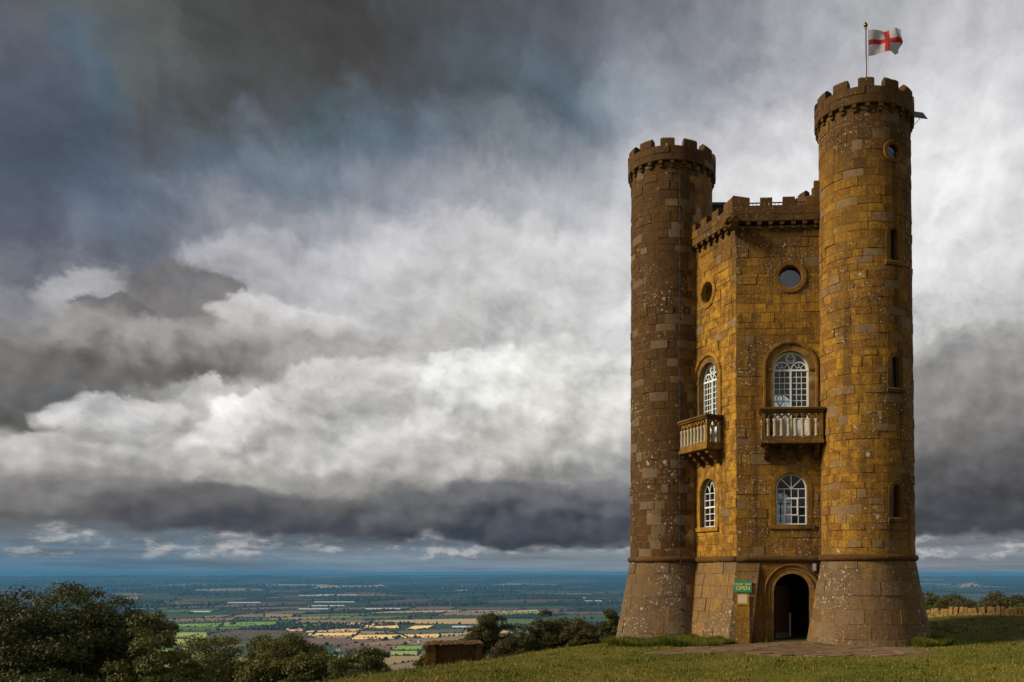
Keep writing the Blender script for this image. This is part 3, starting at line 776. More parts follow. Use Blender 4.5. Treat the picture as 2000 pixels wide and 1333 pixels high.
def emit_stones():
    ok = []
    for st in STONES:
        c = st[5]; x, y = px(c)
        seen = 0 < x < 2000 and 0 < y < 1333
        vis = abs(st[0]) if (seen and st[1] in (tur_R, tur_L, wall_R, wall_L, pl_R, pl_L)) else 0.0
        n = (Vector(st[2][2]) - Vector(st[2][1])).cross(Vector(st[2][-3]) - Vector(st[2][1]))
        out = Vector((c.x, c.y, 0)) - Vector((*(PR if st[1] is tur_R else PL if st[1] is tur_L else HC), 0))
        if out.dot(Vector((c.x, c.y, 0))) > -0.15 * out.length * c.length: vis = 0.0
        if st[1] in (tur_R, tur_L):                              # hidden where the turret runs into the wall
            for f in (FR, FL):
                q = np.array([c.x, c.y]) - f.A; s = q @ f.t; d = q @ f.n
                if d < 0.03 and 0 < s < f.L: vis = 0.0
        ok.append((vis, st))
    ok.sort(key=lambda t: -t[0])
    rest = {}
    for i, (vis, st) in enumerate(ok):
        ar, part, V, F, tone, c = st
        if i < 300 and vis > 0:
            mesh_obj('stone', V, F, MAT['stone'], part, org=TB, tone=[tone] * len(V))
        else:
            rest.setdefault(part.name, (part, MB()))[1].add(V, F, tone)
    for nm, (part, mb) in rest.items():
        tag(mb.build('small_stonework', MAT['stone'], part, org=TB), kind='stuff')
emit_stones()
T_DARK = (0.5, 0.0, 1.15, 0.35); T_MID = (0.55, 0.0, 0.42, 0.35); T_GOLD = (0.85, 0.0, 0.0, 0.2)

# ---- string course: a bold roll round turrets and walls
def roll_prof(r=0.105): return [(r * math.cos(2 * math.pi * i / 10), r * math.sin(2 * math.pi * i / 10)) for i in range(10)]
def string_course(name, pts):
    mb = MB(); mb.tube(pts, 0.115, 10); return mb.build(name, MAT['stone'], tower, True, org=TB, tone=(0.4, 0, 1.05, 0.3))
for tu in (TR, TL, TT):
    string_course('string_course', [tu.pt(C2 * (i / 60 - 0.5), 0.02, Z_STR + 0.03) for i in range(61)])
for f in (FR, FL):
    string_course('string_course', [f.pt(-0.02 + (f.L - RS + 0.25) * i / 8, 0.02, Z_STR + 0.03 - 0.02) for i in range(9)])

# ---- turret parapets
ROUT = 1.775
def parapet(tu, part, off, dz=0.0):
    mb = MB()
    prof = [(RS - 0.25, 18.44), (ROUT - 0.035, 18.44), (ROUT - 0.02, 18.46), (ROUT - 0.02, 19.0), (ROUT - 0.035, 19.03), (RS - 0.10, 19.05), (RS - 0.25, 19.0)]
    n = 64; V = []; F = []
    for i in range(n):
        a = 2 * math.pi * i / n
        for r, z in prof: V.append((tu.C[0] + (r + tu.x) * math.cos(a), tu.C[1] + (r + tu.x) * math.sin(a), z))
    m = len(prof)
    for i in range(n):
        k2 = (i + 1) % n
        for j in range(m): F.append((i * m + j, i * m + (j + 1) % m, k2 * m + (j + 1) % m, k2 * m + j))
    V = [(p[0], p[1], p[2] + dz) for p in V]
    mb.add(V, F); par = mb.build('parapet', MAT['stone'], part, org=TB, tone=T_DARK)
    # merlons with weathered sloping tops, every 30 degrees
    def merlon_mesh():
        q = MB(); w = math.radians(9.0); V = []; k = 5
        for i in range(k + 1):
            a = -w + 2 * w * i / k; dz = rnd.uniform(-0.012, 0.012)
            for r, z in ((ROUT - 0.005, -0.02), (ROUT - 0.01, 0.25), (ROUT - 0.09, 0.335 + dz), (RS - 0.14, 0.29 + dz), (RS - 0.20, -0.02)):
                V.append(((r + tu.x) * math.cos(a), (r + tu.x) * math.sin(a), z))
        F = [(i * 5 + j, i * 5 + j + 1, i * 5 + j + 6, i * 5 + j + 5) for i in range(k) for j in range(4)]
        F += [(0, 5 * k, 5 * k + 4, 4), (0, 1, 2, 3, 4), tuple(5 * k + j for j in (4, 3, 2, 1, 0))]
        q.add(V, F)
        me = bpy.data.meshes.new('merlon'); me.from_pydata(q.V, [], q.F); set_attr(me, 'tone', [(rnd.random(), 0, 1.1, 0.4)] * len(q.V)); me.materials.append(MAT['stone'])
        return me
    ms = [merlon_mesh() for _ in range(4)]
    for i in range(12):
        o = bpy.data.objects.new('merlon', ms[i % 4])
        o.location = (tu.C[0] - TB[0], tu.C[1] - TB[1], 19.02 + dz); o.rotation_euler = (0, 0, tu.a0 + math.radians(30 * i + off)); link(o, part)
    # two-step corbels, every 15 degrees
    q = MB(); fr = lambda s, o, z: (RS + tu.x + o, s, z)
    q.box(fr, -0.075, 0.075, -0.05, 0.135, 0.12, 0.26, 0.012); q.box(fr, -0.068, 0.068, -0.05, 0.085, 0.0, 0.125, 0.02)
    me = bpy.data.meshes.new('corbel'); me.from_pydata(q.V, [], q.F); set_attr(me, 'tone', [T_DARK] * len(q.V)); me.materials.append(MAT['stone'])
    for i in range(24):
        o = bpy.data.objects.new('corbel', me); o.location = (tu.C[0] - TB[0], tu.C[1] - TB[1], 18.19 + dz)
        o.rotation_euler = (0, 0, tu.a0 + math.radians(15 * i + off * 0.5 + 3)); link(o, part)
    # leaded roof within
    q = MB(); q.lathe([(RS - 0.3, 18.3), (RS - 0.3, 18.62), (0.3, 18.8)], (tu.C[0], tu.C[1], dz), 32)
    q.build('roof', MAT['lead'], part, org=TB)
parapet(TR, tur_R, 3.0); parapet(TL, tur_L, -5.6, DZL); parapet(TT, tur_T, 8.0)

# ---- wall parapets
PO = 0.22
def wall_parapet(fc, wall, stain_shade, s0, s1, offs):
    mb = MB()
    prof = [(-0.22, 15.04), (PO - 0.035, 15.04), (PO - 0.02, 15.06), (PO - 0.02, 15.60), (PO - 0.05, 15.63), (-0.22, 15.66)]
    V = [];
    for s in (s0, s1):
        for o, z in prof: V.append(fc.pt(s - (0.577 * o if s == s0 and s0 <= 0 else 0), o, z))
    m = len(prof); F = [(j, (j + 1) % m, m + (j + 1) % m, m + j) for j in range(m)] + [tuple(range(m)), tuple(reversed(range(m, 2 * m)))]
    mb.add(V, F)
    # upstand behind the wall face down to the roof
    mb.box(fc.pt, max(s0, 0.1), s1, -0.5, -0.223, 14.6, 15.55)
    mb.build('parapet', MAT['stone'], wall, org=TB, tone=(0.4, 0, stain_shade, 0.4))
    for a, b, top, pk in offs:
        q = MB()
        V = [];
        for s in (a, b):
            e = 0.577 if (a <= 0 and s == a) else 0.0
            tz = top + (pk if s == a else 0)
            for o, z in ((PO - 0.012, 15.58), (PO - 0.012, tz - 0.06), (PO - 0.08, tz), (-0.05, tz - 0.03), (-0.08, 15.58)): V.append(fc.pt(s - e * o, o, z))
        F = [(i, (i + 1) % 5, 5 + (i + 1) % 5, 5 + i) for i in range(5)] + [(0, 1, 2, 3, 4), (9, 8, 7, 6, 5)]
        q.add(V, F); q.build('merlon', MAT['stone'], wall, org=TB, tone=(rnd.random(), 0, stain_shade, 0.55))
    s = 0.44
    while s < s1 - 0.08:
        q = MB()
        q.box(fc.pt, s - 0.075, s + 0.075, -0.02, PO - 0.03, 14.92, 15.06, 0.012); q.box(fc.pt, s - 0.068, s + 0.068, -0.02, PO - 0.10, 14.79, 14.925, 0.02)
        q.build('corbel', MAT['stone'], wall, org=TB, tone=T_DARK); s += 0.405
wall_parapet(FR, wall_R, 0.95, 0.0, FR.L - RS + 0.2, [(0.0, 0.50, 15.93, 0.10), (0.87, 1.31, 15.93, 0), (1.68, 2.12, 15.94, 0), (2.50, 2.80, 15.94, 0.0), (2.80, 3.15, 16.5, 0.0)])
wall_parapet(FL, wall_L, 0.75, 0.0, FL.L - RS + 0.2, [(0.0, 0.50, 15.93, 0.10), (0.87, 1.31, 15.93, 0), (1.68, 2.12, 15.93, 0), (2.50, 3.25, 15.93, 0)])
for f, w in zip(BACK, walls_back): wall_parapet(f, w, 0.6, 0.0, f.L - RS + 0.2, [(a, a + 0.44, 15.93, 0) for a in (0.0, 0.85, 1.7, 2.5)])

# ---- floors, ceilings and roof inside
def hexslab(name, z0, z1, mat, sc=0.93):
    P = [PC, PL, PB, PT, PA, PR]; V = []
    for z in (z0, z1):
        for p in P: q = HC + (p - HC) * sc; V.append((q[0], q[1], z))
    F = [tuple(range(6)), tuple(reversed(range(6, 12)))] + [(i, (i + 1) % 6, 6 + (i + 1) % 6, 6 + i) for i in range(6)]
    mesh_obj(name, V, F, mat, tower, org=TB)
hexslab('floor', -0.3, -0.02, MAT['floorboard']); hexslab('floor', 3.3, 3.5, MAT['floorboard']); hexslab('floor', 6.85, 7.06, MAT['floorboard'])
hexslab('floor', 11.2, 11.4, MAT['plaster']); hexslab('flat_roof', 14.5, 14.75, MAT['lead'])

# ---- windows
def pane(fc, s0, s1, z0, z1, o, parent):
    t = rnd.uniform(-0.004, 0.004); u = rnd.uniform(-0.004, 0.004)
    V = [fc(s0, o - t - u, z0), fc(s1, o + t - u, z0), fc(s1, o + t + u, z1), fc(s0, o - t + u, z1)]
    mesh_obj('pane', V, [(0, 1, 2, 3)], MAT['glass'], parent, org=TB)
def pane_poly(fc, pts, o, parent, mat='glass'):
    V = [fc(s, o, z) for s, z in pts]; mesh_obj('pane', V, [tuple(range(len(V)))], MAT[mat], parent, org=TB)

def oculus(fc, c, z, r_in, r_out, parent, big=True, tone=T_MID, depth=-0.24):
    w = empty('round_window', (0, 0, 0), 0, parent)
    q = MB()
    q.sweep(fc, circle_path(c, z, 0.0, 40), [(r_out, -0.03), (r_out, 0.045), (r_out - 0.03, 0.06), (r_in + 0.03, 0.055), (r_in, 0.03), (r_in, depth)], True)
    q.build('surround', MAT['stone'], w, org=TB, tone=tone)
    pane_poly(fc, arc(c, z, r_in + 0.005, 0, 2 * math.pi * 39 / 40, 39), depth + 0.03, w, 'old_glass')
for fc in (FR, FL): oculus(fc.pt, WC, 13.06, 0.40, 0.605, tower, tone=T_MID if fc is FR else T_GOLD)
oculus(TR.pt, OCU[0], OCU[1], OCU[2], 0.385, tower, False, depth=-0.12)

def slit(s, zb, zs):
    w = empty('slit_window', (0, 0, 0), 0, tower)
    q = MB()
    q.sweep(TR.pt, arch_path(s, SLIT_HW, zb, zs, 14), [(0.17, -0.03), (0.17, 0.022), (0.16, 0.028), (0.02, 0.026), (0.0, 0.012), (0.0, -0.25)])
    q.build('surround', MAT['stone'], w, org=TB, tone=(0.4, 0, 0.55, 0.3))
    q = MB()
    V = []
    for i in range(7):
        ss = s - 0.36 + 0.72 * i / 6
        for o, z in ((-0.03, zb - 0.16), (0.10, zb - 0.16), (0.11, zb - 0.05), (0.06, zb), (-0.03, zb)): V.append(TR.pt(ss, o, z))
    F = [(i * 5 + j, i * 5 + (j + 1) % 5, i * 5 + 5 + (j + 1) % 5, i * 5 + 5 + j) for i in range(6) for j in range(5)] + [(0, 1, 2, 3, 4), (34, 33, 32, 31, 30)]
    q.add(V, F); q.build('sill', MAT['stone'], w, org=TB, tone=(0.4, 0, 0.6, 0.3))
    q = MB(); q.box(TR.pt, s - 0.012, s + 0.012, -0.15, -0.12, zb, zs + 0.1); q.build('glazing_bar', MAT['iron'], w, org=TB)
    pane(TR.pt, s - SLIT_HW - 0.01, s - 0.013, zb, zs + 0.12, -0.14, w); pane(TR.pt, s + 0.013, s + SLIT_HW + 0.01, zb, zs + 0.12, -0.14, w)
for a in SLITS: slit(*a)

def tall_window(fc, tone, front=True):
    """the tall arched window that opens on the balcony"""
    fr = fc.pt; zb, zs, hw = 7.08, 9.74, 0.64; c = WC
    w = empty('arched_window', (0, 0, 0), 0, tower)
    q = MB()
    q.sweep(fr, arch_path(c, 0.0, zb, zs, 26), [(1.0, -0.03), (1.0, 0.06), (0.96, 0.085), (0.90, 0.08), (0.865, 0.05), (0.85, -0.07), (0.81, -0.09), (0.79, -0.02), (0.76, 0.0), (0.71, -0.02), (0.665, -0.09), (0.645, -0.13), (0.64, -0.34), (0.98, -0.34)])
    q.build('surround', MAT['stone'], w, org=TB, tone=tone)
    for sg in (-1, 1):
        q = MB(); q.box(fr, c + sg * 0.745 - 0.085, c + sg * 0.745 + 0.085, -0.10, 0.035, zs - 0.10, zs + 0.0, 0.015)
        q.build('capital', MAT['stone'], w, org=TB, tone=tone)
    if not front: pass
    O0, O1 = -0.27, -0.21
    q = MB(); q.sweep(fr, arch_path(c, 0.0, zb, zs, 26), [(hw, O0 - .02), (hw, O1), (hw - 0.07, O1), (hw - 0.07, O0 - .02)])
    q.box(fr, c - 0.034, c + 0.034, O0 - .01, O1 + .012, zb, zs - 0.05); q.box(fr, c - hw, c + hw, O0 - .015, O1 + .015, zs - 0.065, zs)
    q.box(fr, c - hw + .07, c + hw - .07, O0, O1, zb, zb + 0.08)
    q.build('frame', MAT['white'], w, org=TB)
    # tracery in the head: two small arches, a roundel with a square
    q = MB(); o0, o1 = O0 + .01, O1 - .005; r = 0.268
    for sg in (-1, 1):
        cc = c + sg * 0.302
        q.ribbon(fr, arc(cc, zs, r, 0, math.pi, 18), 0.045, o0, o1)
        q.ribbon(fr, arc(cc, zs, 0.085, 0, math.pi, 10), 0.018, o0, o1 - .01)
        for a in (45, 90, 135): q.ribbon(fr, [(cc + 0.085 * math.cos(R_(a)), zs + 0.085 * math.sin(R_(a))), (cc + r * math.cos(R_(a)), zs + r * math.sin(R_(a)))], 0.018, o0, o1 - .01)
    q.ribbon(fr, arc(c, zs + 0.395, 0.155, 0, 2 * math.pi * 23 / 24, 23), 0.045, o0, o1, True)
    q.ribbon(fr, [(c - .065, zs + .33), (c + .065, zs + .33), (c + .065, zs + .46), (c - .065, zs + .46)], 0.018, o0, o1 - .01, True)
    for a in (45, 135, 225, 315): q.ribbon(fr, [(c + 0.09 * math.cos(R_(a)), zs + .395 + 0.09 * math.sin(R_(a))), (c + 0.15 * math.cos(R_(a)), zs + .395 + .15 * math.sin(R_(a)))], 0.018, o0, o1 - .01)
    zr = [zs - 0.065 - i * 0.213 for i in range(1, 9)]; zlow = 7.92
    for sg in (-1, 1):
        x0, x1 = (c - hw + .07, c - .034) if sg < 0 else (c + .034, c + hw - .07)
        for i in (1, 2): s = x0 + (x1 - x0) * i / 3; q.box(fr, s - .011, s + .011, o0, o1 - .01, zlow, zs - .06)
        for z in zr:
            if z > zlow + .05: q.box(fr, x0, x1, o0 + .002, o1 - .012, z - .011, z + .011)
    q.build('glazing_bars', MAT['white'], w, org=TB)
    for sg in (-1, 1):
        x0, x1 = (c - hw + .07, c - .034) if sg < 0 else (c + .034, c + hw - .07)
        q = MB(); q.box(fr, x0, x1, o0 - .004, o1 - .004, zb + .08, zlow, 0.01); q.build('lower_panel', MAT['white'], w, org=TB)
        tops = [zs - .065] + [z for z in zr if z > zlow + .05]; bots = tops[1:] + [zlow]
        for a, b in zip(tops, bots):
            for i in range(3): pane(fr, x0 + (x1 - x0) * i / 3, x0 + (x1 - x0) * (i + 1) / 3, b, a, O0 + .03, w)
    pane_poly(fr, [(c - hw + .05, zs)] + arc(c, zs, hw - .05, math.pi, 0, 18) + [(c + hw - .05, zs)], O0 + .025, w)
    return w
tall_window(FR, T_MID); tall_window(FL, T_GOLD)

def low_window(fc, tone, sash):
    fr = fc.pt; c, hw, zb, zs = WC, 0.54, 4.13, 5.42
    w = empty('arched_window', (0, 0, 0), 0, tower)
    q = MB(); q.sweep(fr, arch_path(c, 0.0, zb, zs, 24), [(0.755, -0.03), (0.755, 0.022), (0.74, 0.03), (0.57, 0.028), (0.545, 0.010), (0.54, -0.32), (0.75, -0.32)])
    q.build('surround', MAT['stone'], w, org=TB, tone=tone)
    q = MB(); q.box(fr, c - 0.80, c + 0.80, -0.30, 0.09, zb - 0.17, zb, 0.02); q.build('sill', MAT['stone'], w, org=TB, tone=tone)
    O0, O1 = -0.21, -0.15
    if sash: O0, O1 = -0.24, -0.18
    q = MB(); q.sweep(fr, arch_path(c, 0.0, zb, zs, 24), [(hw, O0), (hw, O1), (hw - .045, O1), (hw - .045, O0)])
    q.box(fr, c - hw + .045, c + hw - .045, O0, O1, zb, zb + .05)
    q.build('frame', MAT['white'], w, org=TB)
    o0, o1 = O0 + .012, O1 - .008; q = MB(); x0, x1 = c - hw + .045, c + hw - .045; wb = .024
    if not sash:
        for a in (45, 90, 135): q.ribbon(fr, [(c + .02 * math.cos(R_(a)), zs + .02), (c + (hw - .03) * math.cos(R_(a)), zs + (hw - .03) * math.sin(R_(a)))], .03, o0, o1)
        zl = [zs, zs - .325, zs - .65, zs - .96]
        for z in zl: q.box(fr, x0, x1, o0, o1, z - wb / 2, z + wb / 2)
        ss = [x0 + (x1 - x0) * i / 4 for i in range(5)]
        for s in ss[1:4]: q.box(fr, s - wb / 2, s + wb / 2, o0 + .002, o1 - .002, zb + .05, zs)
        q.build('glazing_bars', MAT['white'], w, org=TB)
        q = MB(); q.ribbon(fr, [(ss[1] + .03, zl[3] + .03), (ss[3] - .03, zl[3] + .03), (ss[3] - .03, zl[1] - .03), (ss[1] + .03, zl[1] - .03)], .055, o0, o1 + .02, True)
        q.build('casement', MAT['white'], w, org=TB)
        zz = zl + [zb + .05]
    else:
        ss = [x0 + (x1 - x0) * i / 3 for i in range(4)]
        zz = [zs, zs - .26, zs - .52, zs - .78, zs - 1.03, zb + .05]
        for z in zz[:-1]: q.box(fr, x0, x1, o0, o1, z - wb / 2, z + wb / 2)
        q.box(fr, x0, x1, o0 - .01, o1 + .02, zz[2] - .035, zz[2] + .02)
        for s in ss[1:3]: q.box(fr, s - wb / 2, s + wb / 2, o0 + .002, o1 - .002, zb + .05, zs)
        d = ss[1] - ss[0]                                        # interlaced pointed head
        q.ribbon(fr, arc(ss[0] + d * .0, zs, d, 0, R_(88), 9), .026, o0, o1); q.ribbon(fr, arc(ss[3], zs, d, R_(180), R_(92), 9), .026, o0, o1)
        q.ribbon(fr, arc(ss[0], zs, 2 * d, 0, R_(40), 9), .026, o0, o1); q.ribbon(fr, arc(ss[3], zs, 2 * d, R_(180), R_(140), 9), .026, o0, o1)
        q.build('glazing_bars', MAT['white'], w, org=TB)
    for a, b in zip(zz, zz[1:]):
        for i in range(len(ss) - 1): pane(fr, ss[i], ss[i + 1], b, a, O0 + .03, w)
    for i in range(4 if not sash else 1):
        n = 4 if not sash else 1; a0, a1 = math.pi - math.pi * i / n, math.pi - math.pi * (i + 1) / n
        pane_poly(fr, [(c, zs)] + arc(c, zs, hw - .03, a0, a1, 14 // n + 1), O0 + .028, w)
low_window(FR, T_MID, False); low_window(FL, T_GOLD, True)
def back_window(fc, c, zb, zs, hw):
    """plainer windows on the far side, seen through the front ones"""
    fr = fc.pt; w = empty('arched_window', (0, 0, 0), 0, tower); q = MB()
    q.sweep(fr, arch_path(c, 0.0, zb, zs, 20), [(hw, -.27), (hw, -.2), (hw - .07, -.2), (hw - .07, -.27)])
    q.box(fr, c - .034, c + .034, -.26, -.2, zb, zs); q.box(fr, c - hw, c + hw, -.25, -.21, zs - .05, zs)
    for sg in (-1, 1):
        q.ribbon(fr, arc(c + sg * hw * .47, zs, hw * .42, 0, math.pi, 14), .045, -.25, -.21)
        q.box(fr, c + sg * hw * .47 - .012, c + sg * hw * .47 + .012, -.24, -.22, zb, zs)
    q.ribbon(fr, arc(c, zs + hw * .62, hw * .24, 0, 2 * math.pi * 19 / 20, 19), .045, -.25, -.21, True)
    for i in range(1, 6): q.box(fr, c - hw, c + hw, -.24, -.22, zs - i * .4 - .012, zs - i * .4 + .012) if zs - i * .4 > zb else None
    q.build('frame', MAT['white'], w, org=TB)
    pane_poly(fr, [(p[0], p[1]) for p in arch_path(c, hw - .03, zb, zs, 16)], -.235, w)
for f, bc in zip(BACK[1:], BWC[1:]): back_window(f, bc, 7.6, 9.86, 0.60); back_window(f, bc, 4.13, 5.52, 0.54)

# ---- balconies
def balcony(fc, tone, dark):
    fr = fc.pt; c = WC; hb = 1.07; dep = 0.70
    b = empty('balcony', (0, 0, 0), 0, tower)
    q = MB(); q.box(fr, c - hb - .03, c + hb + .03, 0.0, dep + .03, 6.93, 7.07, 0.02); q.build('floor_slab', MAT['stone'], b, org=TB, tone=tone)
    q = MB(); q.box(fr, c - hb, c + hb, dep - .15, dep, 7.072, 7.19, .01)
    for sg in (-1, 1): q.box(fr, c + sg * (hb - .065) - .062, c + sg * (hb - .065) + .062, 0.0, dep - .152, 7.072, 7.19, .01)
    q.build('base_rail', MAT['stone'], b, org=TB, tone=tone)
    q = MB(); q.box(fr, c - hb - .08, c + hb + .08, dep - .20, dep + .08, 8.10, 8.20, .025); q.box(fr, c - hb - .04, c + hb + .04, dep - .17, dep + .04, 8.04, 8.098, .012)
    for sg in (-1, 1):
        q.box(fr, c + sg * (hb - .06) - .14, c + sg * (hb - .06) + .14, -.02, dep - .202, 8.10, 8.20, .02); q.box(fr, c + sg * (hb - .06) - .10, c + sg * (hb - .06) + .10, -.02, dep - .172, 8.04, 8.098, .01)
    q.build('coping', MAT['stone'], b, org=TB, tone=dark)
    for sg in (-1, 1):
        q = MB(); q.box(fr, c + sg * (hb - .065) - .065, c + sg * (hb - .065) + .065, dep - .14, dep - .005, 7.19, 8.04, .012); q.build('corner_post', MAT['stone'], b, org=TB, tone=tone)
    # colonnettes, one mesh
    q = MB(); q.lathe([(.080, 0), (.080, .04), (.070, .06), (.062, .09), (.068, .22), (.058, .42), (.052, .46), (.072, .50), (.062, .53), (.080, .57), (.082, .62)], n=10)
    me = bpy.data.meshes.new('baluster'); me.from_pydata(q.V, [], q.F); me.polygons.foreach_set('use_smooth', [True] * len(me.polygons))
    me.materials.append(MAT['baluster'])
    def bal(s, o):
        p = fr(s, o, 7.19); ob = bpy.data.objects.new('baluster', me); ob.location = (p[0] - TB[0], p[1] - TB[1], p[2]); link(ob, b)
    span = 2 * hb - .26; n = 8; st = span / (n - .2)
    ss = [c - span / 2 + st * (.40 + i) for i in range(n)]
    for s in ss: bal(s, dep - .075)
    # interlaced arches between the colonnettes and the rail
    q = MB(); ext = [ss[0] - st] + ss + [ss[-1] + st]; zc = 7.79
    for i in range(len(ext) - 2):
        pts = [p for p in arc(ext[i + 1], zc, st, math.pi, 0, 14) if c - hb + .12 <= p[0] <= c + hb - .12]
        if len(pts) > 2: q.ribbon(fr, [(s, min(z, 8.03)) for s, z in pts], .055, dep - .115 - .004 * (i % 2), dep - .03 + .004 * (i % 2))
    q.box(fr, c - hb + .12, c + hb - .12, dep - .105, dep - .04, 8.0, 8.04)
    q.build('arcade', MAT['stone'], b, org=TB, tone=tone)
    for sg in (-1, 1):
        so = c + sg * (hb - .065)
        fr2 = lambda s, o, z, so=so: fr(so + o, s, z)
        for o in (.14, .40): bal(so, o)
        q = MB()
        for k2, oc in enumerate((.01, .27, .53)):
            pts = [p for p in arc(oc, zc, .26, math.pi, 0, 12) if -0.02 <= p[0] <= dep - .14]
            if len(pts) > 2: q.ribbon(fr2, [(s, min(z, 8.03)) for s, z in pts], .05, -.04 - .003 * k2, .04 + .003 * k2)
        q.box(fr2, 0.0, dep - .14, -.035, .035, 8.0, 8.04)
        q.build('arcade', MAT['stone'], b, org=TB, tone=tone)
    # scrolled brackets
    prof = [(0.0, 6.93), (.60, 6.93), (.62, 6.88), (.60, 6.80), (.52, 6.76), (.46, 6.78), (.44, 6.72), (.42, 6.66), (.34, 6.60), (.28, 6.62), (.26, 6.55), (.20, 6.47), (.12, 6.44), (.05, 6.45), (0.0, 6.50)]
    for d in (-.88, -.295, .295, .88):
        q = MB(); m = len(prof); V = [fr(c + d - .085, o - .01, z) for o, z in prof] + [fr(c + d + .085, o - .01, z) for o, z in prof]
        F = [tuple(range(m)), tuple(reversed(range(m, 2 * m)))] + [(i, (i + 1) % m, m + (i + 1) % m, m + i) for i in range(m)]
        q.add(V, F); q.build('bracket', MAT['stone'], b, org=TB, tone=dark)
    return b
tag(balcony(FR, (0.5, 0, 0.5, 0.7), (0.4, 0, 0.85, 0.3)), 'stone balcony on the face towards the viewer')
tag(balcony(FL, (0.6, 0, 0.25, 0.5), (0.4, 0, 0.7, 0.3)), 'stone balcony on the golden left face')

# ---- doorway
dw = empty('doorway', (0, 0, 0), 0, tower)
q = MB(); q.sweep(FR.pt, arch_path(WC, 0.0, -0.30, 1.75, 28), [(0.985, -0.03), (0.985, 0.06), (0.95, 0.075), (0.915, 0.05), (0.89, -0.03), (0.85, -0.035), (0.83, 0.02), (0.79, 0.02), (0.765, -0.05), (0.735, -0.06), (0.715, -0.02), (0.685, -0.03), (0.655, -0.12), (0.64, -0.14), (0.64, -0.36), (0.97, -0.36)])
q.build('moulded_arch', MAT['stone'], dw, org=TB, tone=(0.6, 0, 0.42, 0.3))
q = MB(); q.box(FR.pt, WC - .64, WC + .64, -.34, -.26, -.28, .015, .01); q.build('threshold', MAT['steel'], dw, org=TB)
q = MB(); q.box(FR.pt, WC - .66, WC + .66, -.25, .16, -.30, -.02, .02); q.build('doorstep', MAT['stone'], dw, org=TB, tone=T_MID)
hx = FR.pt(WC - .60, -.40, 0.02); ang = R_(58)
ct, cn = FR.t * math.cos(ang) - FR.n * math.sin(ang), FR.t * math.sin(ang) + FR.n * math.cos(ang)
dfr = lambda s, o, z: (float(hx[0] + ct[0] * s + cn[0] * o), float(hx[1] + ct[1] * s + cn[1] * o), z)
dleaf = empty('door', (0, 0, 0), 0, dw)
def dbox(name, mat, *a):
    q = MB(); q.box(dfr, *a); q.build(name, mat, dleaf, org=TB)
dbox('panel', MAT['oak'], 0, 1.06, -.03, .03, .03, 1.95, .008); dbox('kick_plate', MAT['steel'], .04, 1.02, .031, .036, .05, .25); dbox('pull_handle', MAT['white'], 1.062, 1.10, -.04, .05, .06, .95, .008)

# ---- gargoyle on the corner
def gargoyle():
    bm = bmesh.new(); bmesh.ops.create_icosphere(bm, subdivisions=5, radius=1.0)
    out = -(NB); zc = 14.98
    ax = Vector((out[0], out[1], -0.18)).normalized(); side = Vector((-out[1], out[0], 0)).normalized(); upv = ax.cross(side); upv = upv if upv.z > 0 else -upv
    c0 = Vector((PC[0], PC[1], zc)) + Vector((out[0], out[1], 0)) * 0.34
    for v in bm.verts:
        n = v.co.normalized(); u, w, f = n.x, n.z, -n.y              # u sideways, w up, f forward
        r = 1.0
        g = lambda a, b, s: math.exp(-((u - a) ** 2 + (w - b) ** 2) / s)
        if f > 0:
            r += .22 * g(0, .12, .03) + .10 * g(0, .32, .02)                       # nose
            for sg in (-1, 1): r += .16 * g(sg * .30, .42, .02) - .20 * g(sg * .30, .22, .016) + .10 * g(sg * .34, -.02, .03)
            r -= .62 * g(0, -.40, .05); r += .20 * (g(0, -.68, .02) + g(.25, -.58, .015) + g(-.25, -.58, .015)) + .10 * g(0, -.12, .02)
        rim = max(0, 1 - abs(f - 0.15) / .55)
        an = math.atan2(w, u); r += rim * (.14 + .13 * math.cos(an * 9 + 2 * f) * (w > -.6) + .06 * math.sin(an * 17 + f * 8))
        v.co = c0 + (side * u * .27 + upv * w * .27 + ax * f * .34) * r
    V = [tuple(v.co) for v in bm.verts]; bm.verts.index_update(); F = [tuple(v.index for v in f.verts) for f in bm.faces]; bm.free()
    mesh_obj('gargoyle', V, F, MAT['stone'], tower, True, TB, [(0.4, 0, 0.7, 0.3)] * len(V))['label'] = 'open-mouthed gargoyle head under the corner battlement'
gargoyle()

# ---- lightning conductor down the left turret
cable = empty('conductor_cable', (0, 0, 0), 0, tower)
q = MB(); s_c = 1.62 * R_(10.5)
zz = list(np.linspace(18.1, Z_STR + .25, 40)) + [Z_STR + .16, Z_STR + .03, Z_STR - .12] + list(np.linspace(2.4, -.3, 8))
q.tube([TL.batter(s_c + rnd.uniform(-.006, .006), .055 + (.11 if abs(z - Z_STR) < .15 else 0), z) for z in zz], .017, 6); q.build('cable', MAT['iron'], cable, org=TB)
for z in np.arange(17.8, .2, -.62):
    if abs(z - Z_STR) > .2:
        q = MB(); q.box(TL.batter, s_c - .035, s_c + .035, .0, .085, z - .025, z + .025, .006); q.build('clip', MAT['iron'], cable, org=TB)

# ---- dressed panel below the sign
q = MB(); pc = 0.20
def pfr(s, o, z): return FR.batter(s, o, z)
V = []
for z in (-.5, 1.28):
    for s, o in ((pc - .24, .03), (pc - .24, .085), (pc + .24, .085), (pc + .24, .03)): V.append(pfr(s, o, z))
q.add(V, [(0, 1, 5, 4), (1, 2, 6, 5), (2, 3, 7, 6), (4, 5, 6, 7)]); q.build('pilaster', MAT['stone'], tower, org=TB, tone=(0.75, 0, 0.22, 0.6))

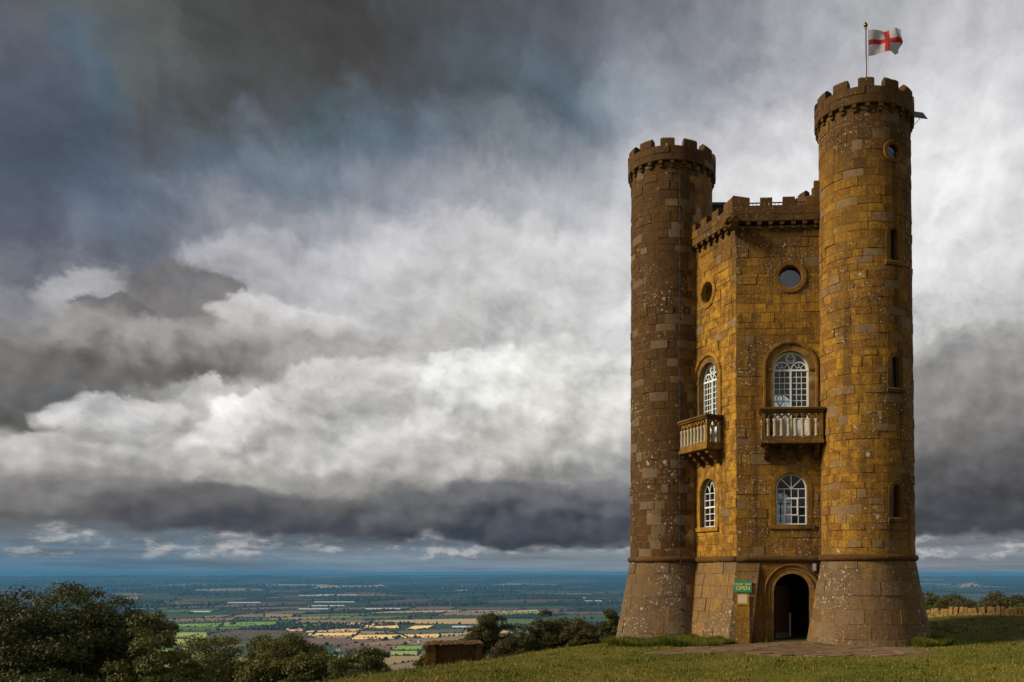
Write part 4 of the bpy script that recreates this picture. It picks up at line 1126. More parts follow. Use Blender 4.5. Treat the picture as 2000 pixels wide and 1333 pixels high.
# ------------------------------------------------------------------ things on and around the tower
def text_mesh(name, txt, size, fr, s, z, o, mat, parent, ext=0.004, sx=1.0):
    cu = bpy.data.curves.new(name, 'FONT'); cu.body = txt; cu.size = size; cu.align_x = 'CENTER'; cu.align_y = 'CENTER'; cu.extrude = ext; cu.offset = 0.004
    tmp = bpy.data.objects.new(name, cu); COL.objects.link(tmp)
    dg = bpy.context.evaluated_depsgraph_get(); me = bpy.data.meshes.new_from_object(tmp.evaluated_get(dg))
    V = [fr(s + v.co.x * sx, o + v.co.z, z + v.co.y) for v in me.vertices]; F = [tuple(p.vertices) for p in me.polygons]
    bpy.data.objects.remove(tmp); bpy.data.meshes.remove(me)
    return V, F
def sub(name, V, F, mat, root, smooth=False):
    l = root.location; return mesh_obj(name, V, F, mat, root, smooth, (l.x, l.y, l.z))
# open sign on the battered base
sc_, sz_ = 0.215, 1.925
sroot = empty('sign', pfr(sc_, .07, sz_ - .2)); tag(sroot, 'green sign reading TOWER & SHOP OPEN on the tower base left of the door', 'sign')
q = MB(); q.box(pfr, sc_ - .305, sc_ + .305, .06, .085, sz_ - .205, sz_ + .205, .004); sub('board', q.V, q.F, MAT['signgreen'], sroot)
V, F = text_mesh('lettering', 'TOWER & SHOP', .078, pfr, sc_, sz_ + .085, .089, None, None, sx=1.02); sub('lettering', V, F, MAT['signgold'], sroot)
V, F = text_mesh('lettering', 'OPEN', .195, pfr, sc_, sz_ - .055, .089, None, None, sx=1.0); sub('lettering', V, F, MAT['signgold'], sroot)
proot = empty('notice_panel', pfr(.20, .09, 1.30)); tag(proot, 'pale square stone notice panel fixed below the green sign', 'plaque')
q = MB(); q.box(pfr, .2 - .235, .2 + .235, .088, .112, 1.27, 1.69, .006); sub('backing', q.V, q.F, MAT['stone'], proot).data
set_attr(proot.children[0].data, 'tone', [(0.9, 0, 0.05, 0.1)] * len(proot.children[0].data.vertices))
q = MB(); q.box(pfr, .2 - .165, .2 + .165, .1125, .122, 1.34, 1.65, .004); sub('panel', q.V, q.F, MAT['slab'], proot)
# bulkhead lamp beside the door arch
lp = FR.pt(2.74, 0.05, 2.46); lroot = empty('wall_lamp', lp); tag(lroot, 'small grey unlit wall lamp up beside the door arch', 'lamp')
q = MB(); q.box(FR.pt, 2.67, 2.81, .03, .07, 2.45, 2.75, .01); sub('back_plate', q.V, q.F, MAT['steel'], lroot)
q = MB(); q.box(FR.pt, 2.685, 2.795, .071, .15, 2.47, 2.73, .03); sub('diffuser', q.V, q.F, MAT['bulk'], lroot)
# flagpole and flag
fp = (6.60, 30.95, 18.70); froot = empty('flagpole', fp); tag(froot, 'grey metal flagpole with brass ball on the nearest turret', 'flagpole')
q = MB(); q.tube([(0, 0, 0), (0, 0, 1.9), (0.0, 0, 3.42)], [.040, .036, .030], 10); mesh_obj('pole', q.V, q.F, MAT['steel'], froot, True)
q = MB(); q.lathe([(.02, 3.40), (.045, 3.42), (.045, 3.45), (.02, 3.47), (.05, 3.50), (.078, 3.55), (.078, 3.59), (.05, 3.64), (.02, 3.67), (.004, 3.72)], n=14); mesh_obj('finial', q.V, q.F, MAT['brass'], froot, True)
q = MB(); q.tube([(.09, 0, .02), (.10, 0, 1.6), (.085, 0, 2.45)], .006, 5); mesh_obj('halyard', q.V, q.F, MAT['white'], froot)
def flag_material():
    m, k, bs = material("flag_cloth")
    uv = k.attr('tone', 'Vector'); u, v, _ = k.sep(uv)
    hx_ = k.m('LESS_THAN', k.m('ABSOLUTE', k.m('SUBTRACT', u, .56)), .068)
    vx_ = k.m('LESS_THAN', k.m('ABSOLUTE', k.m('SUBTRACT', v, .52)), .098)
    cr = k.m('MAXIMUM', hx_, vx_)
    pos = k.new('ShaderNodeNewGeometry').outputs['Position']; n = k.noise(pos, 9.0, 4.0, 0.6)
    k.put(bs.inputs['Base Color'], k.mix(cr, k.vm('SCALE', (0.44, 0.41, 0.43), scale=k.m('ADD', .75, k.m('MULTIPLY', n, .5))), (0.42, 0.018, 0.022)))
    bs.inputs['Roughness'].default_value = 0.85
    tr = k.new('ShaderNodeBsdfTranslucent'); k.put(tr.inputs[0], k.mix(cr, (0.6, 0.58, 0.6), (0.42, 0.02, 0.02)))
    ms = k.new('ShaderNodeMixShader'); ms.inputs[0].default_value = 0.35
    k.l.new(bs.outputs[0], ms.inputs[1]); k.l.new(tr.outputs[0], ms.inputs[2]); k.l.new(ms.outputs[0], k.n['Material Output'].inputs[0])
    return m
def build_flag():
    nu, nv = 44, 26; V = []; T = []; org = (fp[0] + .085, fp[1], fp[2] + 2.42)
    for j in range(nv + 1):
        for i in range(nu + 1):
            u, v = i / nu, j / nv
            x = u * 1.26 - .07 * math.sin(v * 7 + 1) * u ** 3 - .10 * u ** 4 * (1 - v) + 0.02 * math.sin(u * 9)
            zz_ = v * (.96 - .16 * u) + u * .30 - .17 * u * u + .05 * math.sin(u * 6.0 + v * 2.0) * u + .05 * (1 - v) * u
            y = .13 * math.sin(u * 8.5 - v * 2.2) * (u ** .7) + .05 * math.sin(u * 17 + v * 5) * u
            V.append((x, y, zz_)); T.append((u, v, 0, 1))
    F = [(j * (nu + 1) + i, j * (nu + 1) + i + 1, (j + 1) * (nu + 1) + i + 1, (j + 1) * (nu + 1) + i) for j in range(nv) for i in range(nu)]
    o = mesh_obj('flag', V, F, flag_material(), None, True, (0, 0, 0), T); o.location = org
    tag(o, 'white flag with a red cross flying from the flagpole', 'flag')
build_flag()
# solar panel on a bracket at the turret's right edge
def solar():
    root = empty('solar_panel', (8.22, 30.7, 18.66)); tag(root, 'small dark solar panel on a bracket at the right of the tallest turret', 'solar panel')
    c = Vector((.20, 0, .15)); U = Vector((.42, .10, 0)).normalized(); W = Vector((-.05, -.55, -.62)).normalized(); W = (W - U * W.dot(U)).normalized(); N = U.cross(W)
    fr = lambda s, o, z: tuple(c + U * s + W * z + N * o)
    q = MB(); q.box(fr, -.25, .25, -.012, .012, -.26, .26, .004); mesh_obj('frame', q.V, q.F, MAT['iron'], root)
    for i in range(3):
        for sd in (-1, 1):
            q = MB(); a = -.235 + .16 * i; q.box(fr, a, a + .15, .0125 * sd, .016 * sd, -.245, .245); mesh_obj('cell', q.V, q.F, MAT['cell'], root)
    q = MB(); q.tube([(.24, -.10, .0), (-.12, .0, -.38)], .012, 6); q.tube([(.05, .05, .16), (-.2, .1, .12)], .016, 6); mesh_obj('strut', q.V, q.F, MAT['steel'], root)
MAT['cell'] = plain("solar_cell", (0.020, 0.026, 0.028), 0.6, var=0.2)
solar()
# railings on the roof, inside the battlements
def railing(fc, label):
    a = fc.pt(0.55, -.45, 14.75); root = empty('roof_railing', a); tag(root, label, 'railing', 'roof railings')
    L = fc.L - RS - .4
    for z in (15.98, 15.35):
        q = MB(); q.box(fc.pt, .3, L, -.465, -.435, z - .02, z + .02); sub('rail', q.V, q.F, MAT['iron'], root)
    s = .35
    while s < L:
        q = MB(); q.box(fc.pt, s - .010, s + .010, -.46, -.44, 14.76, 15.96); sub('bar', q.V, q.F, MAT['iron'], root); s += .135
railing(FR, 'black iron railing seen through the gaps of the front battlement')
railing(FL, 'black iron railing behind the left battlement')
# boarded stair hut on the roof beside the left turret
hp = (1.52, 37.2)
hroot = empty('roof_hut', (hp[0], hp[1], 14.75)); tag(hroot, 'dark boarded stair hut on the roof, just right of the left turret', 'hut')
hf = lambda s, o, z: (s, o, 14.75 + z - 14.75)
q = MB(); q.box(hf, -.75, .22, -.6, .6, 0.0, 3.28, .0); mesh_obj('wall', q.V, q.F, MAT['hut'], hroot)
q = MB(); q.box(hf, -.8, .27, -.65, .65, 3.28, 3.40, .0); mesh_obj('roof', q.V, q.F, MAT['lead'], hroot)

# ------------------------------------------------------------------ path of trodden earth and flags by the door
def dirt_material():
    m, k, bs = material("trodden_earth")
    pos = k.new('ShaderNodeNewGeometry').outputs['Position']
    n = k.noise(pos, 1.6, 6.0, 0.65); f = k.noise(pos, 18.0, 6.0, 0.7)
    col = k.mix(k.rng(n, 0.32, 0.68), (0.070, 0.036, 0.014), (0.170, 0.094, 0.036))
    k.put(bs.inputs['Base Color'], k.vm('SCALE', col, scale=k.m('ADD', .6, k.m('MULTIPLY', f, .8)))); bs.inputs['Roughness'].default_value = .95
    bump(k, bs, k.m('ADD', n, f), .7, .04)
    return m
MAT['dirt'] = dirt_material()
def path_edge(x):
    """front and back edge of the path (y) at x"""
    c = np.abs(np.clip((x - 3.3) / 4.5, -1, 1)); w = 0.16 * np.sin(x * 1.7) + 0.09 * np.sin(x * 4.1)
    f = 25.7 + 0.9 * c ** 3 + w; b = 30.5 - 3.8 * (np.clip(c - 0.42, 0, 1) / 0.58) ** 1.2 + 0.14 * np.sin(x * 2.3)
    return f, np.maximum(b, f + 0.02)
def on_path(x, y):
    f, b = path_edge(x); return (y > f) & (y < np.maximum(b, f)) & (x > -1.2) & (x < 7.8)
def build_path():
    xs = np.linspace(-1.19, 7.79, 70); V = []; F = []
    for x in xs:
        f, b = path_edge(x)
        for i in range(9):
            y = f + (b + .25 - f) * i / 8; V.append((x, y, gz(x, y) + .022 - (.03 if i in (0, 8) else 0) + rnd.uniform(-.006, .006)))
    for i in range(len(xs) - 1):
        for j in range(8): F.append((i * 9 + j, (i + 1) * 9 + j, (i + 1) * 9 + j + 1, i * 9 + j + 1))
    p = mesh_obj('path', V, F, MAT['dirt'], None, True); tag(p, kind='structure')
    for i in range(44):                                          # worn flags sunk in the earth
        x = rnd.uniform(0.2, 7.2); f, b = path_edge(x); y = rnd.uniform(f + .3, max(f + .31, b - .4)); r = rnd.uniform(.22, .5); n = rnd.randint(5, 7); a0 = rnd.random() * 6
        ring = [(r * rnd.uniform(.75, 1.1) * math.cos(a0 + 2 * math.pi * j / n) * 1.3, r * rnd.uniform(.7, 1.0) * math.sin(a0 + 2 * math.pi * j / n)) for j in range(n)]
        z = gz(x, y) + .030 + rnd.uniform(0, .012); V = [(x + u, y + v, z - .05) for u, v in ring] + [(x + u * .96, y + v * .96, z) for u, v in ring]
        F = [tuple(range(n, 2 * n))] + [(j, (j + 1) % n, n + (j + 1) % n, n + j) for j in range(n)]
        mesh_obj('flagstone', V, F, MAT['flag'], p)
MAT['flag'] = plain("worn_flagstone", (0.150, 0.086, 0.036), 0.9, var=.35, scale=6, bmp=.5)
build_path()

# ------------------------------------------------------------------ grass
def grass_material():
    m, k, bs = material("grass_blade")
    t = k.sep(k.attr('tone', 'Vector'))
    pos = k.new('ShaderNodeNewGeometry').outputs['Position']
    big = k.noise(pos, .33, 5.0, .6)
    g = k.m('ADD', k.m('MULTIPLY', t[0], .50), k.m('MULTIPLY', k.rng(big, .25, .75), .62))
    col = k.mix(k.rng(g, .35, .62), (0.086, 0.098, 0.008), (0.165, 0.152, 0.016))
    col = k.mix(k.rng(g, .62, .92), col, (0.23, 0.165, 0.034))
    k.put(bs.inputs['Base Color'], k.vm('SCALE', col, scale=k.m('ADD', .7, k.m('MULTIPLY', t[1], .6))))
    bs.inputs['Roughness'].default_value = .7; bs.inputs['Specular IOR Level'].default_value = .2
    return m
MAT['grass'] = grass_material()
def blades(P, h, w, lean=.5, tone=None):
    n = len(P); a = nrs.uniform(0, 2 * np.pi, n); b = a + nrs.uniform(-.6, .6, n)
    h = h * nrs.uniform(.55, 1.25, n); d = np.stack([np.cos(a), np.sin(a), np.zeros(n)], -1) * (w * nrs.uniform(.7, 1.3, n))[:, None]
    ln = np.stack([np.cos(b + 1.57), np.sin(b + 1.57), np.zeros(n)], -1) * (h * nrs.uniform(0, lean, n))[:, None]
    tip = P + ln + np.stack([np.zeros(n), np.zeros(n), h], -1)
    V = np.stack([P - d, P + d, tip], 1).reshape(-1, 3); F = np.arange(3 * n).reshape(-1, 3)
    t = nrs.uniform(0, 1, (n, 1)); T = np.concatenate([t if tone is None else np.clip(t * .5 + tone, 0, 1), nrs.uniform(0, 1, (n, 1)), np.zeros((n, 1)), np.ones((n, 1))], 1)
    return V, F, np.repeat(T, 3, 0)
def base_clear(x, y):
    ok = np.ones(len(x), bool)
    for c, r in ((PR, 2.16), (PL, 2.16), (PT, 2.2)): ok &= np.hypot(x - c[0], y - c[1]) > r
    for f in (FR, FL):
        q = np.stack([x, y], -1) - f.A; s = q @ f.t; d = q @ f.n; ok &= ~((d < .5) & (d > -6) & (s > -.3) & (s < f.L))
    return ok
def build_grass():
    # lawn: density falls with distance so the blades stay about as dense in the picture
    n = 640000; u = nrs.uniform(0, 1, n); r = 15.0 * (62.0 / 15.0) ** (u ** 1.15); az = nrs.uniform(-.50, .44, n)
    x = np.sin(az) * r; y = np.cos(az) * r
    ok = ~on_path(x, y) & base_clear(x, y); t = -0.9 * (x + 2.0) + 0.43 * (y - 36.0); ok &= (t < 14)
    x, y = x[ok], y[ok]; z = ground_z(x, y)
    rr = np.hypot(x, y); patch = .5 + .5 * np.sin(x * .9 + 2 * np.sin(y * .5)) * np.sin(y * .8 + 1.1 * np.sin(x * .6))
    V, F, T = blades(np.stack([x, y, z - .01], -1), .018 + .024 * patch + .0004 * rr, .0036 + .00026 * rr, 1.4)
    o = np_obj('grass', V, F, MAT['grass'], tone=T); tag(o, 'short tussocky green and straw coloured grass on the hilltop', 'grass', kind='stuff')
    # tussocks and dry tufts
    m = 900; u = nrs.uniform(0, 1, m); r = 16.0 * (45.0 / 16.0) ** u; az = nrs.uniform(-.46, .42, m); cx = np.sin(az) * r; cy = np.cos(az) * r
    ok = ~on_path(cx, cy) & base_clear(cx, cy) & ((-0.9 * (cx + 2.0) + 0.43 * (cy - 36.0)) < 12); cx, cy = cx[ok], cy[ok]; k = 26
    sp = nrs.uniform(.03, .16, len(cx)); x = np.repeat(cx, k) + nrs.normal(0, 1, len(cx) * k) * np.repeat(sp, k); y = np.repeat(cy, k) + nrs.normal(0, 1, len(cx) * k) * np.repeat(sp, k)
    hh = np.repeat(nrs.uniform(.05, .15, len(cx)), k); dry = np.repeat(nrs.uniform(-.2, .75, len(cx)), k)[:, None]
    V, F, T = blades(np.stack([x, y, ground_z(x, y) - .01], -1), hh, .007 + .0002 * np.hypot(x, y), .8, dry)
    o = np_obj('grass_tufts', V, F, MAT['grass'], tone=T); tag(o, 'taller dry tufts scattered through the short lawn', 'grass', kind='stuff')
    # rank grass against the walls and along the path
    PP = []
    def ring(c, r0, r1, a0, a1, k):
        a = nrs.uniform(a0, a1, k); r = nrs.uniform(r0, r1, k) if True else 0
        PP.append(np.stack([c[0] + r * np.cos(a), c[1] + r * np.sin(a)], -1))
    ring(PL, 2.12, 2.75, R_(170), R_(330), 16000); ring(PR, 2.12, 2.8, R_(-62), R_(40), 16000)
    for s0, s1, d0, d1, k in ((.2, 3.2, .45, 1.25, 16000), (-.5, .3, .5, .95, 4000)):
        s = nrs.uniform(s0, s1, k); d = d0 + (d1 - d0) * nrs.uniform(0, 1, k) ** 1.3; PP.append(FL.A + np.outer(s, FL.t) + np.outer(d, FL.n))
    s = nrs.uniform(.55, 1.05, 1800); d = nrs.uniform(.02, .45, 1800); PP.append(FR.A + np.outer(s, FR.t) + np.outer(d, FR.n))
    k = 9000; x = nrs.uniform(-2.6, 1.2, k); f = 29.7 - .28 * x; PP.append(np.stack([x, f + np.abs(nrs.normal(0, .45, k))], -1))
    P = np.concatenate(PP); P = P[base_clear(P[:, 0], P[:, 1]) | (nrs.uniform(0, 1, len(P)) < .15)]
    z = ground_z(P[:, 0], P[:, 1]); clump = .5 + .5 * np.sin(P[:, 0] * 3.1) * np.sin(P[:, 1] * 2.7 + P[:, 0])
    V, F, T = blades(np.concatenate([P, z[:, None] - .02], 1), .14 + .20 * clump, .011, .9); T[:, 0] *= .45
    o = np_obj('rank_grass', V, F, MAT['grass'], tone=T); tag(o, 'long dark green grass growing against the tower foot', 'grass', kind='stuff')
build_grass()

# ------------------------------------------------------------------ trees
def bark_material(): return plain("bark", (0.055, 0.040, 0.028), .9, var=.35, scale=10, bmp=.6)
MAT['bark'] = bark_material()
def leaf_material(name, dark, light, tip):
    m, k, bs = material(name)
    t = k.sep(k.attr('tone', 'Vector'))
    col = k.mix(t[0], dark, light); col = k.mix(k.rng(t[1], .78, 1.0), col, tip)
    k.put(bs.inputs['Base Color'], col); bs.inputs['Roughness'].default_value = .6; bs.inputs['Specular IOR Level'].default_value = .25
    tr = k.new('ShaderNodeBsdfTranslucent'); k.put(tr.inputs[0], k.vm('SCALE', col, scale=.8))
    ms = k.new('ShaderNodeMixShader'); ms.inputs[0].default_value = .22
    k.l.new(bs.outputs[0], ms.inputs[1]); k.l.new(tr.outputs[0], ms.inputs[2]); k.l.new(ms.outputs[0], k.n['Material Output'].inputs[0])
    return m
LEAF = {
 'ash': leaf_material("ash_leaf", (0.028, 0.036, 0.006), (0.078, 0.082, 0.013), (0.13, 0.11, 0.022)),
 'thorn': leaf_material("thorn_leaf", (0.030, 0.033, 0.007), (0.078, 0.074, 0.014), (0.12, 0.09, 0.02)),
 'maple': leaf_material("maple_leaf", (0.045, 0.054, 0.009), (0.135, 0.135, 0.022), (0.20, 0.16, 0.035)),
 'brown': leaf_material("beech_leaf", (0.036, 0.031, 0.008), (0.085, 0.068, 0.015), (0.13, 0.09, 0.02)),
}
def tree(name, label, cat, group, x, y, top, rx, rz, leaf, nleaf=15000, lsize=.16, nclump=70, seed=1, low=False):
    """tapered trunk, limbs that reach the leaf clumps, and a crown of leaf-sized faces"""
    rs = np.random.RandomState(seed); zb = gz(x, y) - .15; root = empty(name, (x, y, zb)); tag(root, label, cat, group)
    H = top - zb; cz = H - rz
    # clump centres: lobed crown, denser towards the outside
    C = []; R = []; lob = rs.uniform(0, 6.28, 4)
    while len(C) < nclump:
        d = rs.normal(0, 1, 3); d /= np.linalg.norm(d)
        if d[2] < (-.95 if low else -.62): continue
        q = rs.uniform(0.10, 1.0) ** .55 * (.92 if low else 1.0); a = math.atan2(d[1], d[0])
        lobe = 1 + .13 * math.sin(3 * a + lob[0]) + .10 * math.sin(5 * a + lob[1] + 3 * d[2]) + .09 * math.sin(7 * d[2] + lob[2])
        sz = rs.uniform(.16, .30) * rx * (1.15 if low else 1.0)
        C.append((d * np.array([rx, rx, rz]) * q * lobe * (1 - .7 * sz / rx)).tolist()); R.append(sz)
    C = np.array(C); R = np.array(R); C[:, 2] += cz
    top_now = (C[:, 2] + R * .9).max(); C[:, 2] += H - top_now
    n = nleaf; ci = rs.choice(len(C), n, p=R ** 2 / (R ** 2).sum())
    d = rs.normal(0, 1, (n, 3)); d /= np.linalg.norm(d, axis=1)[:, None]; d[:, 2] = np.where(d[:, 2] < -.3, -d[:, 2] * .6, d[:, 2])
    rad = rs.uniform(.35, 1.08, n) ** .6
    stray = rs.uniform(0, 1, n) < .07; rad = np.where(stray, rad * 1.28, rad)
    P = C[ci] + d * (R[ci] * rad)[:, None] * np.array([1.1, 1.1, .82])
    if low: P[:, 2] = np.maximum(P[:, 2], .1)
    nrm = d + rs.normal(0, .75, (n, 3)); nrm[:, 2] += .35; nrm /= np.linalg.norm(nrm, axis=1)[:, None]
    u = np.cross(nrm, rs.normal(0, 1, (n, 3))); u /= np.linalg.norm(u, axis=1)[:, None]; w = np.cross(nrm, u)
    L = lsize * rs.uniform(.6, 1.35, n)[:, None]
    V = np.stack([P - u * L, P + w * L * .42 + nrm * L * .10, P + u * L, P - w * L * .42 + nrm * L * .10], 1).reshape(-1, 3); F = np.arange(4 * n).reshape(-1, 4)
    cl = rs.uniform(0, 1, len(C)); T = np.stack([np.clip(.6 * cl[ci] + .4 * rs.uniform(0, 1, n), 0, 1), rs.uniform(0, 1, n), np.zeros(n), np.ones(n)], -1)
    np_obj('crown', V, F, LEAF[leaf], root, np.repeat(T, 4, 0))
    # trunk and limbs
    q = MB(); r0 = max(.09, H * .024) if not low else .06
    tz = cz * .75 + .3
    trunk = [(0.0, 0.0, 0.0)] + [(rs.uniform(-.12, .12), rs.uniform(-.12, .12), tz * f) for f in (.3, .6, 1.0)]
    q.tube(trunk, [r0 * 1.25, r0, r0 * .85, r0 * .6], 9)
    q.build('trunk', MAT['bark'], root, True)
    idx = rs.choice(len(C), min(len(C), 16 if not low else 9), replace=False)
    for i in idx:
        b = Vector(trunk[2]).lerp(Vector(trunk[3]), rs.uniform(-.4, 1.0)); e = Vector(C[i]); m1 = b.lerp(e, .5) + Vector((rs.uniform(-.2, .2), rs.uniform(-.2, .2), rs.uniform(.0, .35)))
        q = MB(); q.tube([b, m1, e], [r0 * .45, r0 * .26, r0 * .07], 6); q.build('limb', MAT['bark'], root, True)
    return root
g1 = 'trees on the slope at the left'; g2 = 'thorn bushes behind the hill brow'; g3 = 'trees behind the dry stone wall'
tree('ash_tree', 'big dark leafy tree at the left edge of the view', 'tree', g1, -43.0, 58.0, 2.1, 4.9, 5.2, 'ash', 52500, 0.112, 165, 3)
tree('ash_tree', 'dark rounded tree crown just right of the leftmost big tree', 'tree', g1, -39.6, 60.0, 1.50, 3.9, 4.6, 'ash', 43750, 0.112, 140, 4)
tree('ash_tree', 'smaller olive tree against the right side of the dark left trees', 'tree', g1, -35.0, 57.0, -.05, 2.7, 4.0, 'maple', 21612, 0.106, 65, 5)
tree('ash_tree', 'low dark tree filling the bottom left corner', 'tree', g1, -37.5, 51.0, -3.0, 3.4, 2.8, 'ash', 21612, 0.106, 60, 6)
tree('field_maple', 'olive green tree left of the two rounded trees before the vale', 'tree', g1, -41.8, 80.0, -3.0, 4.5, 4.4, 'maple', 24937, 0.124, 70, 7)
tree('field_maple', 'largest olive green rounded tree in the middle of the left slope', 'tree', g1, -36.2, 79.0, -2.7, 4.3, 4.4, 'maple', 31587, 0.124, 85, 8)
tree('field_maple', 'rightmost green tree of the left slope, next to the open lawn', 'tree', g1, -27.6, 74.0, -3.7, 2.8, 3.2, 'maple', 21612, 0.112, 60, 9)
tree('field_maple', 'olive tree low between the largest rounded tree and the rightmost one', 'tree', g1, -31.8, 76.0, -4.3, 3.0, 3.0, 'maple', 19250, 0.115, 65, 21)
tree('field_maple', 'low green crown at the foot of the rightmost slope tree', 'tree', g1, -25.6, 70.0, -5.2, 2.2, 2.2, 'thorn', 13125, 0.107, 50, 22)
tree('field_maple', 'green crown between the dark left trees and the olive trees', 'tree', g1, -37.6, 66.0, -3.6, 3.0, 3.2, 'maple', 19250, 0.115, 65, 23)
tree('thorn_scrub', 'brownish scrub at the bottom edge below the left trees', 'bush', g1, -29.5, 50.0, -3.6, 2.2, 1.7, 'brown', 13300, 0.087, 40, 10, True)
tree('thorn_scrub', 'low scrub at the bottom edge under the olive trees', 'bush', g1, -25.2, 54.0, -4.3, 2.4, 1.6, 'thorn', 13300, 0.087, 40, 11, True)
tree('hawthorn_bush', 'dark bush directly behind the stone block', 'bush', g2, -14.6, 66.0, -.55, 1.9, 2.6, 'thorn', 18287, 0.081, 55, 12, True)
tree('hawthorn_bush', 'bush between the stone block and the tallest thorn', 'bush', g2, -12.4, 63.0, -2.1, 1.9, 1.9, 'brown', 14962, 0.081, 50, 13, True)
tree('hawthorn_bush', 'tallest brown-green thorn in the middle of the bush line', 'bush', g2, -10.2, 68.0, -.35, 2.3, 2.8, 'thorn', 19950, 0.087, 60, 14, True)
tree('hawthorn_bush', 'low brown bush right of the tallest thorn', 'bush', g2, -7.6, 66.0, -1.0, 1.8, 2.2, 'brown', 14962, 0.081, 50, 15, True)
tree('hawthorn_bush', 'small dark bush touching the left foot of the tower', 'bush', g2, -5.1, 62.0, -.15, 1.15, 2.2, 'ash', 13300, 0.075, 45, 16, True)
tree('hawthorn_bush', 'little green shrub at the left end of the stone block', 'bush', g2, -18.4, 62.5, -2.75, .95, 1.3, 'maple', 9500, 0.077, 34, 17, True)
for i, (x, y, tp, rx, rz, lf, lb) in enumerate([
    (-13.2, 71.0, -1.6, 2.4, 2.4, 'thorn', 'bush filling the dip right behind the dark bush by the block'), (-8.8, 72.0, -1.2, 2.2, 2.2, 'thorn', 'bush behind and right of the tallest thorn'),
    (-6.0, 70.0, -1.5, 1.9, 2.0, 'brown', 'brownish bush just left of the small dark bush at the tower'), (-16.6, 69.0, -2.2, 1.7, 1.9, 'thorn', 'low bush rising behind the middle of the stone block')]):
    tree('hawthorn_bush', lb, 'bush', g2, x, y, tp, rx, rz, lf, 14874, 0.089, 60, 60 + i, True)
for i, (x, y, tp, rx, rz, lf, lb) in enumerate([
    (31.0, 104.0, -1.2, 3.2, 3.0, 'ash', 'dark bushy tree at the tower end behind the wall'), (34.2, 88.0, -.9, 3.2, 2.4, 'thorn', 'low dark hedge bush behind the middle of the wall'),
    (30.4, 84.0, -1.4, 2.8, 2.2, 'thorn', 'low dark hedge bush behind the wall, left of middle'), (27.2, 82.0, -1.5, 2.4, 2.2, 'brown', 'low brown hedge bush next to the tower behind the wall'),
    (35.6, 112.0, -.9, 3.4, 3.4, 'thorn', 'dark tree between the two green trees behind the wall'), (37.8, 104.0, .0, 3.6, 3.2, 'brown', 'brown tree towards the right end behind the wall'),
    (33.0, 118.0, .4, 3.6, 4.2, 'maple', 'green tree behind the wall, nearest the tower'),
    (38.0, 122.0, -.3, 3.8, 4.0, 'ash', 'second green tree from the tower behind the wall'),
    (33.0, 92.0, .1, 2.9, 3.0, 'brown', 'brownish rounded tree in the middle behind the wall'),
    (35.2, 98.0, .0, 3.0, 3.2, 'thorn', 'dark tree right of the brownish one behind the wall'),
    (29.3, 96.0, -1.7, 2.6, 2.6, 'brown', 'low dark bush close behind the wall beside the tower'),
    (40.6, 110.0, .3, 3.4, 3.4, 'ash', 'dark tree on the skyline above the right end of the wall'),
    (32.3, 80.0, -.1, 3.6, 2.8, 'maple', 'broad olive bush at the right edge behind the wall')]):
    tree('wall_tree', lb, 'tree', g3, x, y, tp, rx, rz, lf, 18287, 0.124, 60, 30 + i, True)

# ------------------------------------------------------------------ dry stone wall on the right
def wallstone_material():
    m, k, bs = material("field_stone")
    t = k.sep(k.attr('tone', 'Vector')); pos = k.new('ShaderNodeNewGeometry').outputs['Position']; n = k.noise(pos, 9.0, 6.0, .65)
    col = k.mix(k.m('ADD', k.m('MULTIPLY', t[0], .6), k.m('MULTIPLY', n, .4)), (0.17, 0.095, 0.028), (0.37, 0.22, 0.065))
    k.put(bs.inputs['Base Color'], col); bs.inputs['Roughness'].default_value = .95; bump(k, bs, n, .7, .03)
    return m
MAT['fieldstone'] = wallstone_material()
def rough_block(sx, sy, sz, j, rs):
    V = []
    for z in (0, .55, 1):
        for (a, b) in ((-1, -1), (1, -1), (1, 1), (-1, 1)):
            k = .82 if z == 1 else 1.0
            V.append((a * sx / 2 * k * rs.uniform(1 - j, 1 + j * .5), b * sy / 2 * k * rs.uniform(1 - j, 1 + j * .5), z * sz * rs.uniform(1 - j * .6, 1)))
    F = [(3, 2, 1, 0), (8, 9, 10, 11)] + [(r * 4 + i, r * 4 + (i + 1) % 4, r * 4 + 4 + (i + 1) % 4, r * 4 + 4 + i) for r in range(2) for i in range(4)]
    return V, F
